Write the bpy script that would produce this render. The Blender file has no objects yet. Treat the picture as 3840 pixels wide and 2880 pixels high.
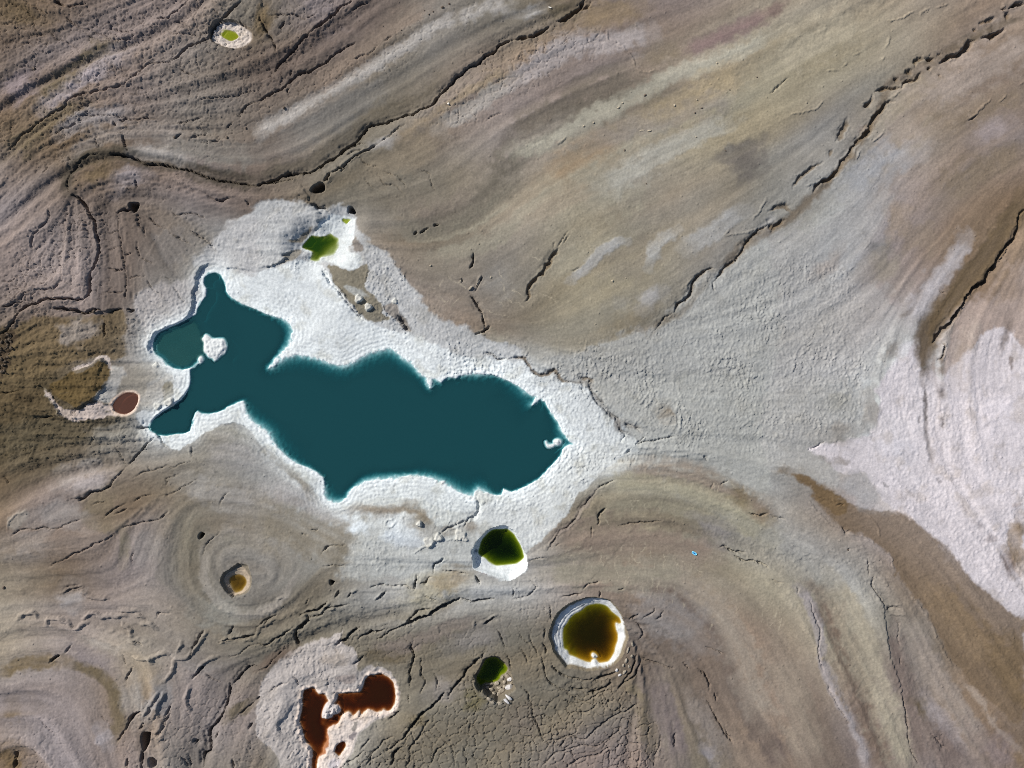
import bpy, bmesh, math, random, time
import numpy as np
from mathutils import Vector, Matrix
T0 = time.time()
random.seed(7)

# ------------------------------------------------------------------ camera, sky, sun, exposure
S = 0.08                 # metres per photograph pixel (3840 x 2880)
HC = 215.0               # flying height of the camera
W, HH = 3840 * S, 2880 * S
scene = bpy.context.scene
cam_d = bpy.data.cameras.new("camera")
cam = bpy.data.objects.new("camera", cam_d)
scene.collection.objects.link(cam)
cam.location = (0, 0, HC)
cam.rotation_euler = (0, 0, 0)
cam_d.sensor_fit = 'HORIZONTAL'
cam_d.angle = 2 * math.atan(W / 2 / HC)
cam_d.clip_start = 1.0
cam_d.clip_end = 9000
scene.camera = cam

SUN_EL = math.radians(37)
SUN_XY = Vector((-0.84, 0.54)).normalized()
to_sun = Vector((SUN_XY.x * math.cos(SUN_EL), SUN_XY.y * math.cos(SUN_EL), math.sin(SUN_EL)))
world = bpy.data.worlds.new("World")
scene.world = world
world.use_nodes = True
wn = world.node_tree
bg = wn.nodes["Background"]
sky = wn.nodes.new("ShaderNodeTexSky")
sky.sky_type = 'NISHITA'
sky.sun_disc = False
sky.sun_elevation = SUN_EL
sky.sun_rotation = math.atan2(SUN_XY.x, SUN_XY.y) % (2 * math.pi)
wn.links.new(sky.outputs[0], bg.inputs[0])
bg.inputs[1].default_value = 0.075
sun_d = bpy.data.lights.new("sun", 'SUN')
sun_d.energy = 4.7
sun_d.angle = math.radians(0.53)
sun_d.color = (1.0, 0.945, 0.86)
sun = bpy.data.objects.new("sun", sun_d)
scene.collection.objects.link(sun)
sun.rotation_euler = to_sun.to_track_quat('Z', 'Y').to_euler()
sun.location = to_sun * 300
scene.view_settings.view_transform = 'Standard'
scene.view_settings.look = 'None'
scene.view_settings.exposure = 0.12
scene.view_settings.gamma = 1.0
scene.cycles.use_denoising = False
scene.cycles.pixel_filter_type = 'BLACKMAN_HARRIS'
scene.cycles.filter_width = 0.95
scene.cycles.max_bounces = 5
scene.cycles.transparent_max_bounces = 8
ALB = 0.86               # photographed linear value -> surface albedo

# ------------------------------------------------------------------ coordinates
Z = 960 / 2212.0
CROPS = {'A': (760, 50, 10.05), 'B': (1100, 760, 6.381), 'I': (800, 2100, 10.37), 'F': (2040, 2220, 5.53),
         'G': (1760, 2440, 8.295), 'H': (1080, 2480, 4.148), 'E': (1740, 1940, 6.38), 'S': (740, 1230, 11.85),
         'D': (140, 1300, 3.568), 'K': (1560, 1940, 8.508), 'M': (1300, 1080, 10.37)}


def px(code, s):
    """photo pixel list from 'x,y x,y' read in one crop of the survey picture"""
    pts = np.array([[float(v) for v in p.split(',')] for p in s.split()], dtype=np.float64)
    if code == 'f':
        return pts
    if code == 'o':
        return pts * (3840 / 2212.0)
    if code in CROPS:
        x, y, k = CROPS[code]
        return pts / k + np.array([x, y])
    return pts * Z + np.array([int(code[0]) * 960, int(code[1]) * 720])


def world_xy(p, z=0.0):
    k = S * (HC - z) / HC
    return np.stack([(p[:, 0] - 1920) * k, (1440 - p[:, 1]) * k], 1)


def PT(code, s, z=0.0):
    return world_xy(px(code, s), z)


def smooth_line(p, closed=False, n=4):
    if len(p) < 3:
        return p
    q = np.vstack([p[-1:], p, p[:2]]) if closed else np.vstack([2 * p[:1] - p[1:2], p, 2 * p[-1:] - p[-2:-1]])
    out = []
    for i in range(1, len(q) - 2):
        a, b, c, d = q[i - 1], q[i], q[i + 1], q[i + 2]
        for t in np.arange(n) / n:
            out.append(0.5 * ((2 * b) + (c - a) * t + (2 * a - 5 * b + 4 * c - d) * t * t + (3 * b - a - 3 * c + d) * t ** 3))
    if not closed:
        out.append(p[-1])
    return np.array(out)


# ------------------------------------------------------------------ grid
DX = 0.27
MARG = 14.0
xs = np.arange(-W / 2 - MARG, W / 2 + MARG, DX).astype(np.float32)
ys = np.arange(-HH / 2 - MARG, HH / 2 + MARG, DX).astype(np.float32)
nx, ny = len(xs), len(ys)
X, Y = np.meshgrid(xs, ys)


def sstep(a, b, x):
    t = np.clip((x - a) / (b - a), 0, 1)
    return t * t * (3 - 2 * t)


def perlin(x, y, seed):
    rng = np.random.RandomState(seed)
    xi = np.floor(x).astype(np.int32)
    yi = np.floor(y).astype(np.int32)
    fx = (x - xi).astype(np.float32)
    fy = (y - yi).astype(np.float32)
    n = 256
    ang = rng.rand(n, n).astype(np.float32) * 2 * np.pi
    gx, gy = np.cos(ang).ravel(), np.sin(ang).ravel()
    u = fx * fx * fx * (fx * (fx * 6 - 15) + 10)
    v = fy * fy * fy * (fy * (fy * 6 - 15) + 10)

    def g(ox, oy):
        k = ((yi + oy) & (n - 1)) * n + ((xi + ox) & (n - 1))
        return gx[k] * (fx - ox) + gy[k] * (fy - oy)
    a = g(0, 0)
    a += u * (g(1, 0) - a)
    b = g(0, 1)
    b += u * (g(1, 1) - b)
    return (a + v * (b - a)) * 1.5


def fbm(x, y, scale, octs, seed, gain=0.5):
    out = np.zeros_like(x)
    amp, tot = 1.0, 0.0
    for o in range(octs):
        out += amp * perlin(x / scale, y / scale, seed + o * 17)
        tot += amp
        amp *= gain
        scale *= 0.5
    return out / tot


def voronoi(x, y, s, seed):
    """distance to the nearest cell border, in cell units"""
    rng = np.random.RandomState(seed)
    n = 512
    ox = rng.rand(n, n).astype(np.float32).ravel() * .8 + .1
    oy = rng.rand(n, n).astype(np.float32).ravel() * .8 + .1
    u, v = x / s, y / s
    ui, vi = np.floor(u).astype(np.int32), np.floor(v).astype(np.int32)
    f1 = np.full(x.shape, 9, np.float32)
    f2 = f1.copy()
    for a in (-1, 0, 1):
        for b in (-1, 0, 1):
            k = ((vi + b) & (n - 1)) * n + ((ui + a) & (n - 1))
            d = np.hypot(ui + a + ox[k] - u, vi + b + oy[k] - v)
            f2 = np.minimum(f2, np.maximum(f1, d))
            f1 = np.minimum(f1, d)
    return f2 - f1


wx = (fbm(X, Y, 9, 2, 11) * 1.1 + fbm(X, Y, 2.6, 2, 31) * 0.55 + fbm(X, Y, .95, 2, 33) * 0.42).astype(np.float32)
wy = (fbm(X, Y, 9, 2, 12) * 1.1 + fbm(X, Y, 2.6, 2, 32) * 0.55 + fbm(X, Y, .95, 2, 34) * 0.42).astype(np.float32)


def window(p, R):
    x0, y0 = p.min(0) - R
    x1, y1 = p.max(0) + R
    i0 = max(0, int((x0 - xs[0]) / DX)); i1 = min(nx, int((x1 - xs[0]) / DX) + 2)
    j0 = max(0, int((y0 - ys[0]) / DX)); j1 = min(ny, int((y1 - ys[0]) / DX) + 2)
    return i0, i1, j0, j1


def line_dist(p, R, warp=1.0, closed=False):
    """distance, side (+1 = left of travel) and arc length within R of a polyline"""
    R = R + 2.2 * warp + .5
    i0, i1, j0, j1 = window(p, R)
    if i1 <= i0 or j1 <= j0:
        return None
    sl = (slice(j0, j1), slice(i0, i1))
    D = np.full((j1 - j0, i1 - i0), 1e3, np.float32)
    SD = np.ones_like(D)
    AR = np.zeros_like(D)
    q = np.vstack([p, p[:1]]) if closed else p
    arc = 0.0
    for a, b in zip(q[:-1], q[1:]):
        seg = b - a
        ln = float(np.hypot(*seg)) + 1e-9
        k0, k1, m0, m1 = window(np.array([a, b]), R)
        k0, k1, m0, m1 = max(k0, i0), min(k1, i1), max(m0, j0), min(m1, j1)
        if k1 <= k0 or m1 <= m0:
            arc += ln
            continue
        g = (slice(m0, m1), slice(k0, k1))
        w = (slice(m0 - j0, m1 - j0), slice(k0 - i0, k1 - i0))
        gx = X[g] + warp * wx[g] - a[0]
        gy = Y[g] + warp * wy[g] - a[1]
        t = np.clip((gx * seg[0] + gy * seg[1]) / ln ** 2, 0, 1)
        dx_, dy_ = gx - t * seg[0], gy - t * seg[1]
        d = np.sqrt(dx_ * dx_ + dy_ * dy_)
        m = d < D[w]
        cr = np.sign(seg[0] * gy - seg[1] * gx)
        D[w] = np.where(m, d, D[w])
        SD[w] = np.where(m, cr, SD[w])
        AR[w] = np.where(m, arc + t * ln, AR[w])
        arc += ln
    return sl, D, SD, AR


def poly_sd(p, R, warp=1.0):
    """signed distance to a closed outline, negative inside"""
    r = line_dist(p, R, warp, True)
    if r is None:
        return None
    sl, D, _, _ = r
    gx, gy = X[sl] + warp * wx[sl], Y[sl] + warp * wy[sl]
    ins = np.zeros(D.shape, bool)
    for a, b in zip(p, np.roll(p, -1, 0)):
        if a[1] == b[1]:
            continue
        c = (a[1] > gy) != (b[1] > gy)
        ins ^= c & (gx < (b[0] - a[0]) * (gy - a[1]) / (b[1] - a[1]) + a[0])
    return sl, np.where(ins, -D, D)


def lin(c):
    c = np.array(c, np.float64) / 255.0
    return np.where(c <= 0.04045, c / 12.92, ((c + 0.055) / 1.055) ** 2.4).astype(np.float32)


# ------------------------------------------------------------------ survey: soil colours (as photographed, sRGB; the grid also paints in lens vignetting at the corners)
PAL = {'b': (112, 97, 86), 'p': (138, 123, 117), 'o': (120, 100, 75), 'g': (122, 114, 98), 'G': (135, 128, 119),
       't': (160, 148, 128), 'y': (158, 148, 122), 'r': (142, 124, 108), 's': (168, 169, 167), 'S': (160, 164, 163),
       'w': (214, 221, 222), 'k': (214, 205, 208), 'd': (92, 78, 52), 'n': (122, 99, 72), 'q': (152, 140, 138)}
GRID = """o b p p g p b G g o p p t t t r r
b p p G b b g G r p r t y y t r r
o o b G b G g r q g t y y G t r p
q b b p b g g g t y G t g s q r n
p q b G s s r g G y y G S S q n r
b p b s w w s r g y g S S s q n p
d d G s s w w w w s s S S s w q k
d d G g s s s s s w S S s G w k k
o p o g G w w w s g y g s n k k k
t o q g G g s s s r r t y s n k k
t q t G g g g g g g b r r y G n k
q q o q p s g g g g g b r r p r n
o q p G g s g g g p p g r b p p b"""
cg = np.array([[lin(PAL[ch]) for ch in row.split()] for row in GRID.split('\n')], np.float32)

# lines that follow the beds of old shorelines (also used to orient the streaks)
GUIDES = [('o', '440,1200 450,1290 513,1325 590,1300 600,1220 560,1170 480,1160 440,1200'), ('o', '390,1180 400,1300 500,1360 640,1330 670,1220 600,1120 480,1100'), ('o', '620,1100 700,1150 740,1220 680,1290'),
          ('o', '700,390 1000,200 1250,60'), ('o', '850,480 1000,380 1100,280 1400,160 1700,20'),
          ('o', '760,470 900,490 1000,440 1150,300 1450,190 1750,60'), ('o', '1000,560 1200,420 1500,300 1900,80'),
          ('o', '1150,650 1300,480 1600,330 1900,170'), ('o', '1500,600 1700,430 1900,250 2150,50'),
          ('o', '1750,700 1900,550 2000,400 2200,200'), ('o', '2000,800 2060,600 2200,440'),
          ('o', '1250,1180 1400,1120 1600,1170 1750,1290 1900,1500 1980,1659'),
          ('o', '1350,1280 1550,1330 1650,1450 1800,1659'), ('o', '1500,1040 1700,1130 1850,1190 1930,1300 2000,1450 2050,1600'),
          ('o', '1800,1050 2000,1130 2212,1350'), ('o', '0,1420 120,1390 220,1440 280,1560 300,1659'),
          ('o', '0,1540 100,1540 180,1659'), ('o', '0,1290 200,1270 400,1290 560,1320'), ('o', '0,880 150,930 330,960'),
          ('o', '0,1050 120,1000 330,990'), ('o', '30,1180 150,1050 350,980'), ('o', '250,1300 330,1150 420,1050'),
          ('o', '420,1050 560,1030 700,1110 900,1120'), ('o', '560,1320 700,1250 900,1250 1100,1270'),
          ('o', '500,1650 560,1450 700,1380 900,1330 1100,1300'), ('o', '1150,1500 1250,1500 1330,1400'),
          ('o', '1080,1600 1250,1560 1400,1480'), ('o', '100,330 300,320 450,400 650,420 760,300'),
          ('o', '0,260 100,200 300,150 480,20'), ('o', '0,420 150,270 400,200 700,120 800,0'),
          ('o', '220,450 230,550 240,650'), ('o', '350,480 380,560 420,620'), ('o', '500,620 700,700 900,780 1150,870'),
          ('o', '800,560 950,700 1150,760 1350,900'), ('o', '1400,700 1600,700 1800,650'), ('o', '1350,960 1600,960 1800,960'),
          ('o', '1950,830 2000,980 2120,1130 2212,1300'), ('o', '2060,800 2080,1000 2212,1200'),
          ('o', '1050,1660 1180,1560 1260,1440'), ('o', '1400,1659 1420,1500 1380,1380'), ('o', '700,1100 900,1110 1000,1140'),
          ('o', '550,900 700,1000 720,1090')]

# soil bands and one painted shade band: crop, line, half width px, softness px, colour, opacity
BANDS = [
 ('o', '860,495 960,482 1040,430 1110,340 1200,270 1330,220 1450,180', 34, 40, (112, 103, 86), .75),  # shade of the slope turned from the sun, painted into the colour
 ('o', '930,545 1060,520 1160,430 1290,350 1450,270', 20, 26, (166, 158, 132), .6),
 ('o', '2212,40 2120,70 2050,110 1990,150 1930,180 1900,240 1860,310 1800,380 1740,440 1690,480 1620,520 1560,580', 13, 10, (116, 98, 76), .7),
 ('o', '1540,590 1480,670 1440,690 1400,730', 8, 7, (112, 97, 74), .6),
 ('o', '2212,440 2150,540 2080,630 2020,700 1990,790', 24, 14, (104, 84, 58), .85),
 ('o', '440,1190 450,1280 520,1330 600,1310 640,1230', 12, 10, (160, 150, 138), .5),
 ('o', '400,1180 410,1290 500,1360 620,1350', 10, 10, (116, 106, 90), .5),
 # dark olive bands in the upper left
 ('00', '2212,1600 2030,1560 1900,1540 1780,1510 1700,1480 1560,1430 1400,1400 1290,1390 1200,1360 1110,1345 1040,1325 930,1320 850,1325 760,1350 680,1400 620,1470 590,1550 580,1600 600,1659', 27, 18, (84, 74, 58), .85),
 ('10', '0,1560 120,1520 300,1470 480,1420 600,1360 760,1250 900,1160 960,1080', 30, 26, (108, 96, 76), .6),
 ('10', '900,1080 1000,1000 1100,960 1250,920 1400,880 1500,800 1600,680', 26, 22, (118, 104, 80), .5),
 ('10', '0,1150 120,1080 260,1010 420,920 600,810 760,730 900,640 1000,580 1150,490 1300,400 1450,300 1600,220 1800,160 2000,90 2212,40', 20, 22, (172, 166, 160), .75),
 ('10', '300,1180 600,1040 800,900 1000,780 1150,700', 42, 34, (120, 116, 110), .55),
 ('10', '1180,1230 1400,1100 1600,960 1800,820 2000,700 2212,600', 20, 22, (162, 138, 104), .6),
 ('10', '1000,1250 1150,1220 1200,1190 ', 18, 18, (168, 162, 156), .7),
 ('10', '1600,1100 1800,960 2000,840 2212,700', 26, 26, (170, 164, 156), .7),
 ('20', '0,700 200,560 400,440 600,380 900,360 1200,280', 34, 30, (176, 166, 166), .6),
 ('10', '950,1540 1150,1440 1350,1350 1550,1180', 40, 30, (150, 132, 104), .5),
 ('10', '400,150 600,60 700,0', 60, 50, (128, 116, 122), .5),
 ('10', '0,330 60,200 40,0', 26, 22, (122, 98, 60), .7),
 ('10', '100,600 300,480 500,330 700,220 900,120 1100,60', 46, 34, (112, 94, 84), .7),
 ('10', '450,820 700,640 900,470 1100,300 1300,180 1500,60', 24, 24, (148, 124, 104), .6),
 ('00', '360,950 500,820 640,720 780,640 900,570', 22, 18, (172, 158, 164), .8),
 ('00', '780,520 950,480 1100,450', 32, 28, (160, 148, 152), .6),
 ('00', '0,0 200,60 350,160', 60, 50, (118, 94, 60), .7),
 ('00', '350,860 500,700 640,600 800,420 1000,360', 26, 26, (122, 104, 72), .7),
 ('00', '0,800 100,760 300,640', 40, 40, (146, 128, 136), .5),
 ('00', '100,1350 250,1200 400,1050 560,950 700,900', 24, 24, (118, 100, 66), .65),
 ('00', '500,1150 700,1030 900,1000 1100,980', 24, 20, (152, 146, 150), .55),
 ('00', '600,1350 800,1190 1000,1130 1300,1120 1600,1150', 26, 26, (152, 140, 132), .5),
 ('00', '700,1560 850,1480 1000,1430', 30, 26, (120, 96, 62), .7),
 ('00', '1150,1300 1300,1310 1500,1340 1650,1400', 20, 18, (168, 160, 154), .7),
 ('00', '1400,1250 1700,1280 2000,1350 2212,1330', 34, 36, (132, 126, 116), .6),
 ('00', '1000,1620 1150,1500 1250,1480', 30, 24, (150, 140, 146), .5),
 # upper right tans
 ('20', '0,1200 200,1060 400,960 600,820 760,760 900,700 1050,650', 46, 36, (116, 104, 88), .75),
 ('20', '1150,560 1300,470 1500,440', 28, 28, (132, 114, 88), .6),
 ('20', '0,1330 300,1220 600,1060 900,920 1150,800 1400,640 1700,540 2000,420 2212,300', 24, 22, (184, 178, 154), .75),
 ('20', '350,1600 550,1400 750,1300 900,1180', 40, 40, (164, 134, 96), .6),
 ('20', '1200,1000 1500,940 1800,700 2000,640', 44, 46, (186, 160, 112), .6),
 ('20', '700,1250 1000,1150 1300,1080 1600,950 1900,880', 30, 34, (146, 136, 128), .5),
 ('20', '2000,1370 2040,1400', 52, 50, (112, 104, 96), .8),
 ('20', '800,1640 1100,1480 1300,1330 1600,1180 1900,1100', 30, 34, (176, 174, 160), .6),
 ('20', '0,1300 60,1260 300,1100 500,1010', 20, 22, (150, 140, 128), .5),
 ('20', '1500,440 1700,370 1900,280 2100,180 2212,110', 24, 20, (136, 108, 104), .8),
 ('30', '0,130 80,50 120,0', 24, 20, (132, 106, 96), .7),
 ('20', '560,180 800,120 1000,100 1100,40', 40, 34, (146, 120, 84), .7),
 ('20', '60,110 200,90 260,60', 22, 20, (164, 162, 160), .7),
 ('20', '300,150 420,100 600,20', 30, 26, (108, 94, 66), .7),
 ('30', '100,560 300,420 500,300 800,180', 60, 60, (186, 172, 140), .5),
 ('30', '1000,1400 1400,900 1800,600 2212,300', 60, 80, (176, 156, 142), .5),
 ('30', '1200,1050 1400,980 1600,1050 1900,900 2212,780', 34, 40, (146, 122, 92), .5),
 ('30', '700,1659 850,1500 1000,1380 1250,1300', 34, 40, (160, 164, 172), .6),
 ('30', '640,1060 600,1180 500,1350 ', 30, 30, (146, 142, 134), .4),
 ('30', '1500,1659 1700,1500 1900,1380 2212,1350', 60, 60, (140, 118, 92), .6),
 ('30', '1800,1250 1950,1150 2100,1100', 40, 40, (160, 144, 146), .5),
 # centre: dome north of the lake
 ('11', '1200,300 1500,380 1700,330 1900,260 2100,150 2212,60', 30, 34, (172, 164, 132), .6),
 ('11', '900,200 1100,260 1400,280 1600,260', 30, 30, (132, 124, 112), .5),
 ('11', '1100,60 1400,40 1700,20 ', 44, 44, (138, 124, 104), .5),
 ('11', '1350,180 1600,190 1750,120 1900,0', 30, 30, (146, 124, 108), .5),
 ('11', '1300,560 1550,640 1750,620 1900,520', 44, 44, (156, 140, 116), .6),
 ('11', '1500,900 1700,950 1800,1100', 60, 60, (142, 130, 118), .5),
 ('11', '2000,950 2100,800 2212,700', 40, 40, (158, 156, 150), .5),
 ('11', '1850,1250 2000,1230 2212,1290', 22, 22, (156, 148, 118), .6),
 ('21', '0,250 100,200 400,100 700,0', 40, 44, (172, 148, 116), .6),
 ('21', '700,120 900,60 1200,40', 50, 50, (174, 166, 132), .5),
 ('21', '700,560 1000,640 1150,560 1300,440', 50, 50, (144, 130, 108), .7),
 ('21', '300,700 500,640 700,500 900,420', 26, 26, (166, 158, 130), .5),
 ('21', '480,760 600,700 700,590 800,480 900,430 1000,420', 17, 8, (172, 174, 176), .8),
 ('21', '1180,660 1230,520 1330,400 1440,320', 22, 8, (174, 178, 178), .75),
 ('21', '1500,500 1600,420 1750,330 1900,220 2000,160', 30, 14, (168, 174, 180), .7),
 ('21', '1120,1000 1200,900 1300,860', 30, 14, (170, 170, 174), .7),
 ('21', '300,1300 500,1250 700,1100 900,1000', 60, 50, (152, 142, 116), .6),
 ('21', '850,960 950,950 1000,880', 40, 40, (142, 140, 132), .5),
 ('21', '1250,1180 1150,1210 1050,1240', 14, 10, (138, 122, 106), .6),
 # right flank
 ('31', '2212,60 2080,260 1950,460 1800,660 1650,850 1520,1000 1420,1150 1370,1300 1390,1450', 36, 14, (118, 94, 62), .9),
 ('31', '2212,300 2150,450 2120,600 2080,800 2212,850', 40, 30, (156, 126, 96), .7),
 ('31', '1340,1080 1370,1200 1340,1350 1350,1500 1340,1659', 17, 12, (104, 88, 72), .75),
 ('31', '1480,1330 1500,1450 1510,1659', 14, 12, (118, 100, 84), .7),
 ('31', '1430,1480 1440,1659', 14, 10, (96, 82, 76), .75),
 ('31', '1020,1450 1080,1340 1130,1300', 16, 12, (126, 108, 92), .7),
 ('31', '1680,1250 1660,1400 1640,1659', 16, 16, (164, 144, 124), .6),
 ('31', '1800,1100 1760,1250 1740,1450', 18, 18, (176, 160, 146), .6),
 ('31', '2110,1040 2090,1150 2050,1280 2000,1400', 10, 10, (128, 110, 100), .8),
 ('31', '2100,1450 2110,1530', 6, 6, (128, 108, 100), .7),
 ('31', '900,420 960,470 1000,520', 26, 26, (120, 118, 118), .75),
 ('31', '1050,60 1120,250 1250,380 1500,420', 40, 40, (156, 132, 106), .5),
 ('31', '850,650 1000,640 1100,780', 44, 40, (150, 138, 120), .6),
 ('31', '400,750 480,680 560,620 640,500', 22, 18, (152, 140, 132), .6),
 ('31', '1290,960 1320,840', 10, 8, (140, 118, 100), .7),
 ('31', '1150,1080 1240,1020 1290,960', 7, 6, (128, 112, 98), .8),
 ('31', '1700,400 1600,600 1450,780 1350,900 1250,1100', 26, 22, (186, 182, 190), .55),
 # brown tongue along the salt flat
 ('32', '60,740 150,740 210,760', 14, 10, (124, 106, 84), .7),
 ('32', '1340,0 1360,150 1360,300 1365,430 1390,550 1400,660 1430,720', 7, 7, (84, 76, 76), .9),
 ('32', '1480,0 1500,130', 16, 8, (104, 92, 92), .75),
 ('32', '1500,310 1500,380', 5, 3, (70, 62, 70), .8), ('32', '1500,480 1500,600', 4, 3, (110, 100, 106), .8),
 ('32', '1460,0 1480,200 1470,400', 8, 8, (170, 150, 140), .4),
 ('32', '1310,270 1305,320', 4, 3, (90, 84, 90), .7), ('32', '1530,270 1550,300', 4, 4, (90, 84, 84), .7),
 ('32', '1390,540 1420,600 1390,650', 9, 6, (104, 92, 76), .6),
 ('32', '1640,1070 1690,1060 1720,1110 1760,1150', 6, 6, (92, 88, 98), .75),
 ('32', '1780,1170 1850,1220 1870,1250', 7, 7, (100, 92, 98), .75),
 ('32', '1920,1330 1960,1340', 11, 8, (140, 124, 124), .7),
 ('32', '1470,830 1490,850', 5, 3, (70, 66, 76), .8), ('32', '1010,850 1035,880', 4, 3, (90, 90, 90), .8),
 ('32', '2030,1420 2080,1540 2140,1659', 22, 8, (116, 96, 90), .85),
 ('32', '2212,1150 2140,1300 2120,1400 2212,1600', 30, 16, (152, 124, 92), .85),
 ('32', '2140,1050 2170,1040', 8, 8, (150, 130, 126), .7),
 ('32', '600,660 680,680', 12, 5, (140, 130, 122), .8),
 ('32', '430,590 500,640 620,710', 12, 8, (146, 140, 136), .7),
 ('32', '1050,540 1200,560 1200,640', 26, 24, (192, 192, 206), .6),
 ('32', '1640,100 1700,400 1650,700 1750,1000 1900,1250', 120, 90, (226, 214, 218), .55),
 ('32', '1850,150 2100,280', 60, 60, (236, 226, 236), .6),
 ('32', '500,420 600,400 700,440', 34, 12, (142, 136, 128), .8),
 ('32', '850,120 900,250 860,380', 30, 10, (158, 152, 146), .8),
 ('32', '700,220 600,160 500,200', 34, 16, (152, 152, 144), .7),
 ('32', '620,780 700,850 800,880 880,960 960,1040', 44, 20, (164, 162, 164), .75),
 # lower right bands
 ('33', '250,90 370,220 430,450 440,620 470,750 520,900 600,1080 680,1200 740,1330 800,1450 820,1659', 15, 12, (160, 150, 152), .7),
 ('33', '500,180 640,560 760,850 820,1000 860,1200 950,1400 1000,1659', 34, 22, (126, 102, 84), .8),
 ('33', '560,60 680,300 760,560 850,800 960,1000 1050,1200 1130,1500 1160,1659', 50, 34, (168, 156, 130), .8),
 ('33', '1080,480 1110,700 1180,950 1260,1200 1320,1450 1360,1600', 26, 22, (130, 110, 100), .8),
 ('33', '1250,1080 1350,1150 1400,1200', 20, 16, (110, 92, 62), .7),
 ('33', '1220,500 1330,700 1450,900 1650,1150 1800,1400', 40, 34, (158, 142, 130), .6),
 ('33', '1350,1050 1500,1250 1700,1500', 24, 18, (164, 152, 154), .6),
 ('33', '1450,1300 1600,1500 1700,1640', 40, 40, (118, 98, 92), .6),
 ('33', '1650,900 1800,1020 1900,1200 2050,1400 2212,1550', 12, 14, (176, 156, 138), .4),
 ('33', '1900,1350 2000,1450 2100,1659', 50, 50, (136, 116, 114), .6),
 ('33', '2100,1500 2212,1620', 24, 20, (134, 104, 64), .5),
 ('33', '370,950 430,1250 520,1450 640,1600', 34, 30, (128, 108, 92), .7),
 ('33', '0,1350 60,1450 150,1640', 44, 34, (110, 92, 84), .75),
 ('33', '80,700 200,1000 280,1300 350,1600', 60, 50, (160, 142, 120), .5),
 ('33', '300,40 420,120 480,200', 18, 14, (130, 114, 98), .6),
 ('23', '1100,80 1300,100 1450,200 1600,330 1750,500 1850,650 1920,850 2000,1050 2120,1300 2212,1450', 26, 20, (118, 100, 88), .8),
 ('23', '1000,40 1200,20 1450,60 1650,200 1850,420 2000,700 2100,1000 2212,1200', 40, 40, (160, 146, 128), .6),
 ('23', '1100,450 1250,350 1500,400 1600,560', 60, 50, (144, 140, 140), .5),
 ('23', '1200,900 1300,1150 1400,1400 1450,1600', 40, 34, (124, 108, 108), .6),
 ('23', '1180,1050 1150,1200 1200,1400 1220,1600', 24, 20, (126, 110, 84), .65),
 ('23', '1000,930 1080,1000 1180,1080', 12, 10, (132, 116, 82), .6),
 ('23', '1650,1450 1750,1600', 30, 30, (150, 144, 152), .5),
 ('23', '1500,1050 1650,1250 1800,1500', 40, 40, (146, 132, 122), .5),
 ('23', '0,1150 80,1250 60,1400', 50, 40, (122, 108, 94), .5),
 ('22', '1000,780 1200,740 1400,760 1600,800 1800,900 2000,1000 2212,1080', 30, 24, (144, 124, 104), .7),
 ('22', '850,900 1050,860 1250,900 1500,960 1700,1040 1900,1100 2212,1300', 40, 34, (166, 158, 126), .75),
 ('22', '900,1020 1200,1000 1500,1040 1750,1150', 20, 18, (138, 128, 104), .6),
 ('22', '700,1250 1000,1200 1250,1200 1500,1260 1750,1330', 22, 16, (122, 108, 88), .75),
 ('22', '400,1320 800,1320 1200,1330 1500,1400 1750,1450', 40, 34, (146, 124, 106), .7),
 ('22', '300,1600 700,1620 1100,1640 1500,1620', 40, 34, (150, 142, 118), .6),
 ('22', '1690,1250 1800,1280', 40, 40, (138, 132, 130), .6),
 ('22', '1880,880 2000,980 2080,1000', 24, 16, (124, 104, 66), .7),
 ('22', '2100,1080 2212,1200', 24, 18, (138, 114, 88), .7),
 ('22', '650,0 720,100 780,180 830,250 900,310 930,390 1000,450', 9, 6, (100, 90, 82), .75),
 ('22', '940,330 1060,370 1110,420', 8, 7, (112, 100, 92), .6),
 ('22', '740,910 620,1060 480,1220 330,1390', 7, 7, (128, 116, 108), .6),
 ('22', '1300,210 1340,260 1350,310', 22, 10, (146, 132, 112), .85),
 # lower left
 ('02', '480,880 580,800 680,750', 30, 20, (178, 164, 154), .7),
 ('02', '600,900 700,860 850,830 960,790', 34, 16, (186, 170, 166), .75),
 ('02', '1000,900 900,1000 800,1100 900,1180 1050,1220', 44, 20, (134, 114, 76), .75),
 ('02', '1060,1250 1070,1400 1060,1560', 22, 10, (140, 126, 94), .75),
 ('02', '1350,1250 1300,1400 1350,1550', 60, 40, (146, 140, 134), .5),
 ('02', '1560,1100 1600,1300 1560,1600', 40, 34, (128, 122, 102), .5),
 ('02', '130,1180 200,1120', 26, 10, (176, 164, 144), .6),
 ('02', '300,1150 500,1100 640,1150 760,1230', 44, 24, (162, 152, 146), .6),
 ('02', '100,1350 300,1380 450,1450', 50, 34, (164, 150, 140), .5),
 ('02', '0,1600 150,1550 320,1580', 40, 30, (164, 150, 140), .5),
 ('02', '760,720 800,700', 16, 14, (168, 162, 162), .6),
 ('02', '0,500 200,420 400,380 700,400 900,360 1150,340', 60, 34, (104, 88, 54), .8),
 ('02', '0,800 200,700 450,600 620,620', 50, 40, (112, 96, 64), .7),
 ('02', '800,550 950,480 1150,430', 44, 24, (150, 144, 130), .7),
 ('02', '1720,400 1850,350 2000,400 2212,480', 22, 16, (122, 114, 88), .75),
 ('02', '1800,700 1900,620 2100,640 2212,720', 36, 24, (158, 152, 150), .6),
 ('02', '1600,850 1800,950 2000,1000 2212,1050', 40, 30, (168, 166, 164), .55),
 ('02', '1850,1450 2000,1300 2050,1200', 34, 30, (162, 156, 148), .5),
 ('02', '1900,1380 2000,1340 2070,1380', 18, 12, (134, 126, 102), .6),
 ('12', '0,500 150,620 300,750 420,900 540,1030 650,1090', 14, 12, (130, 114, 84), .8),
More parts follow.
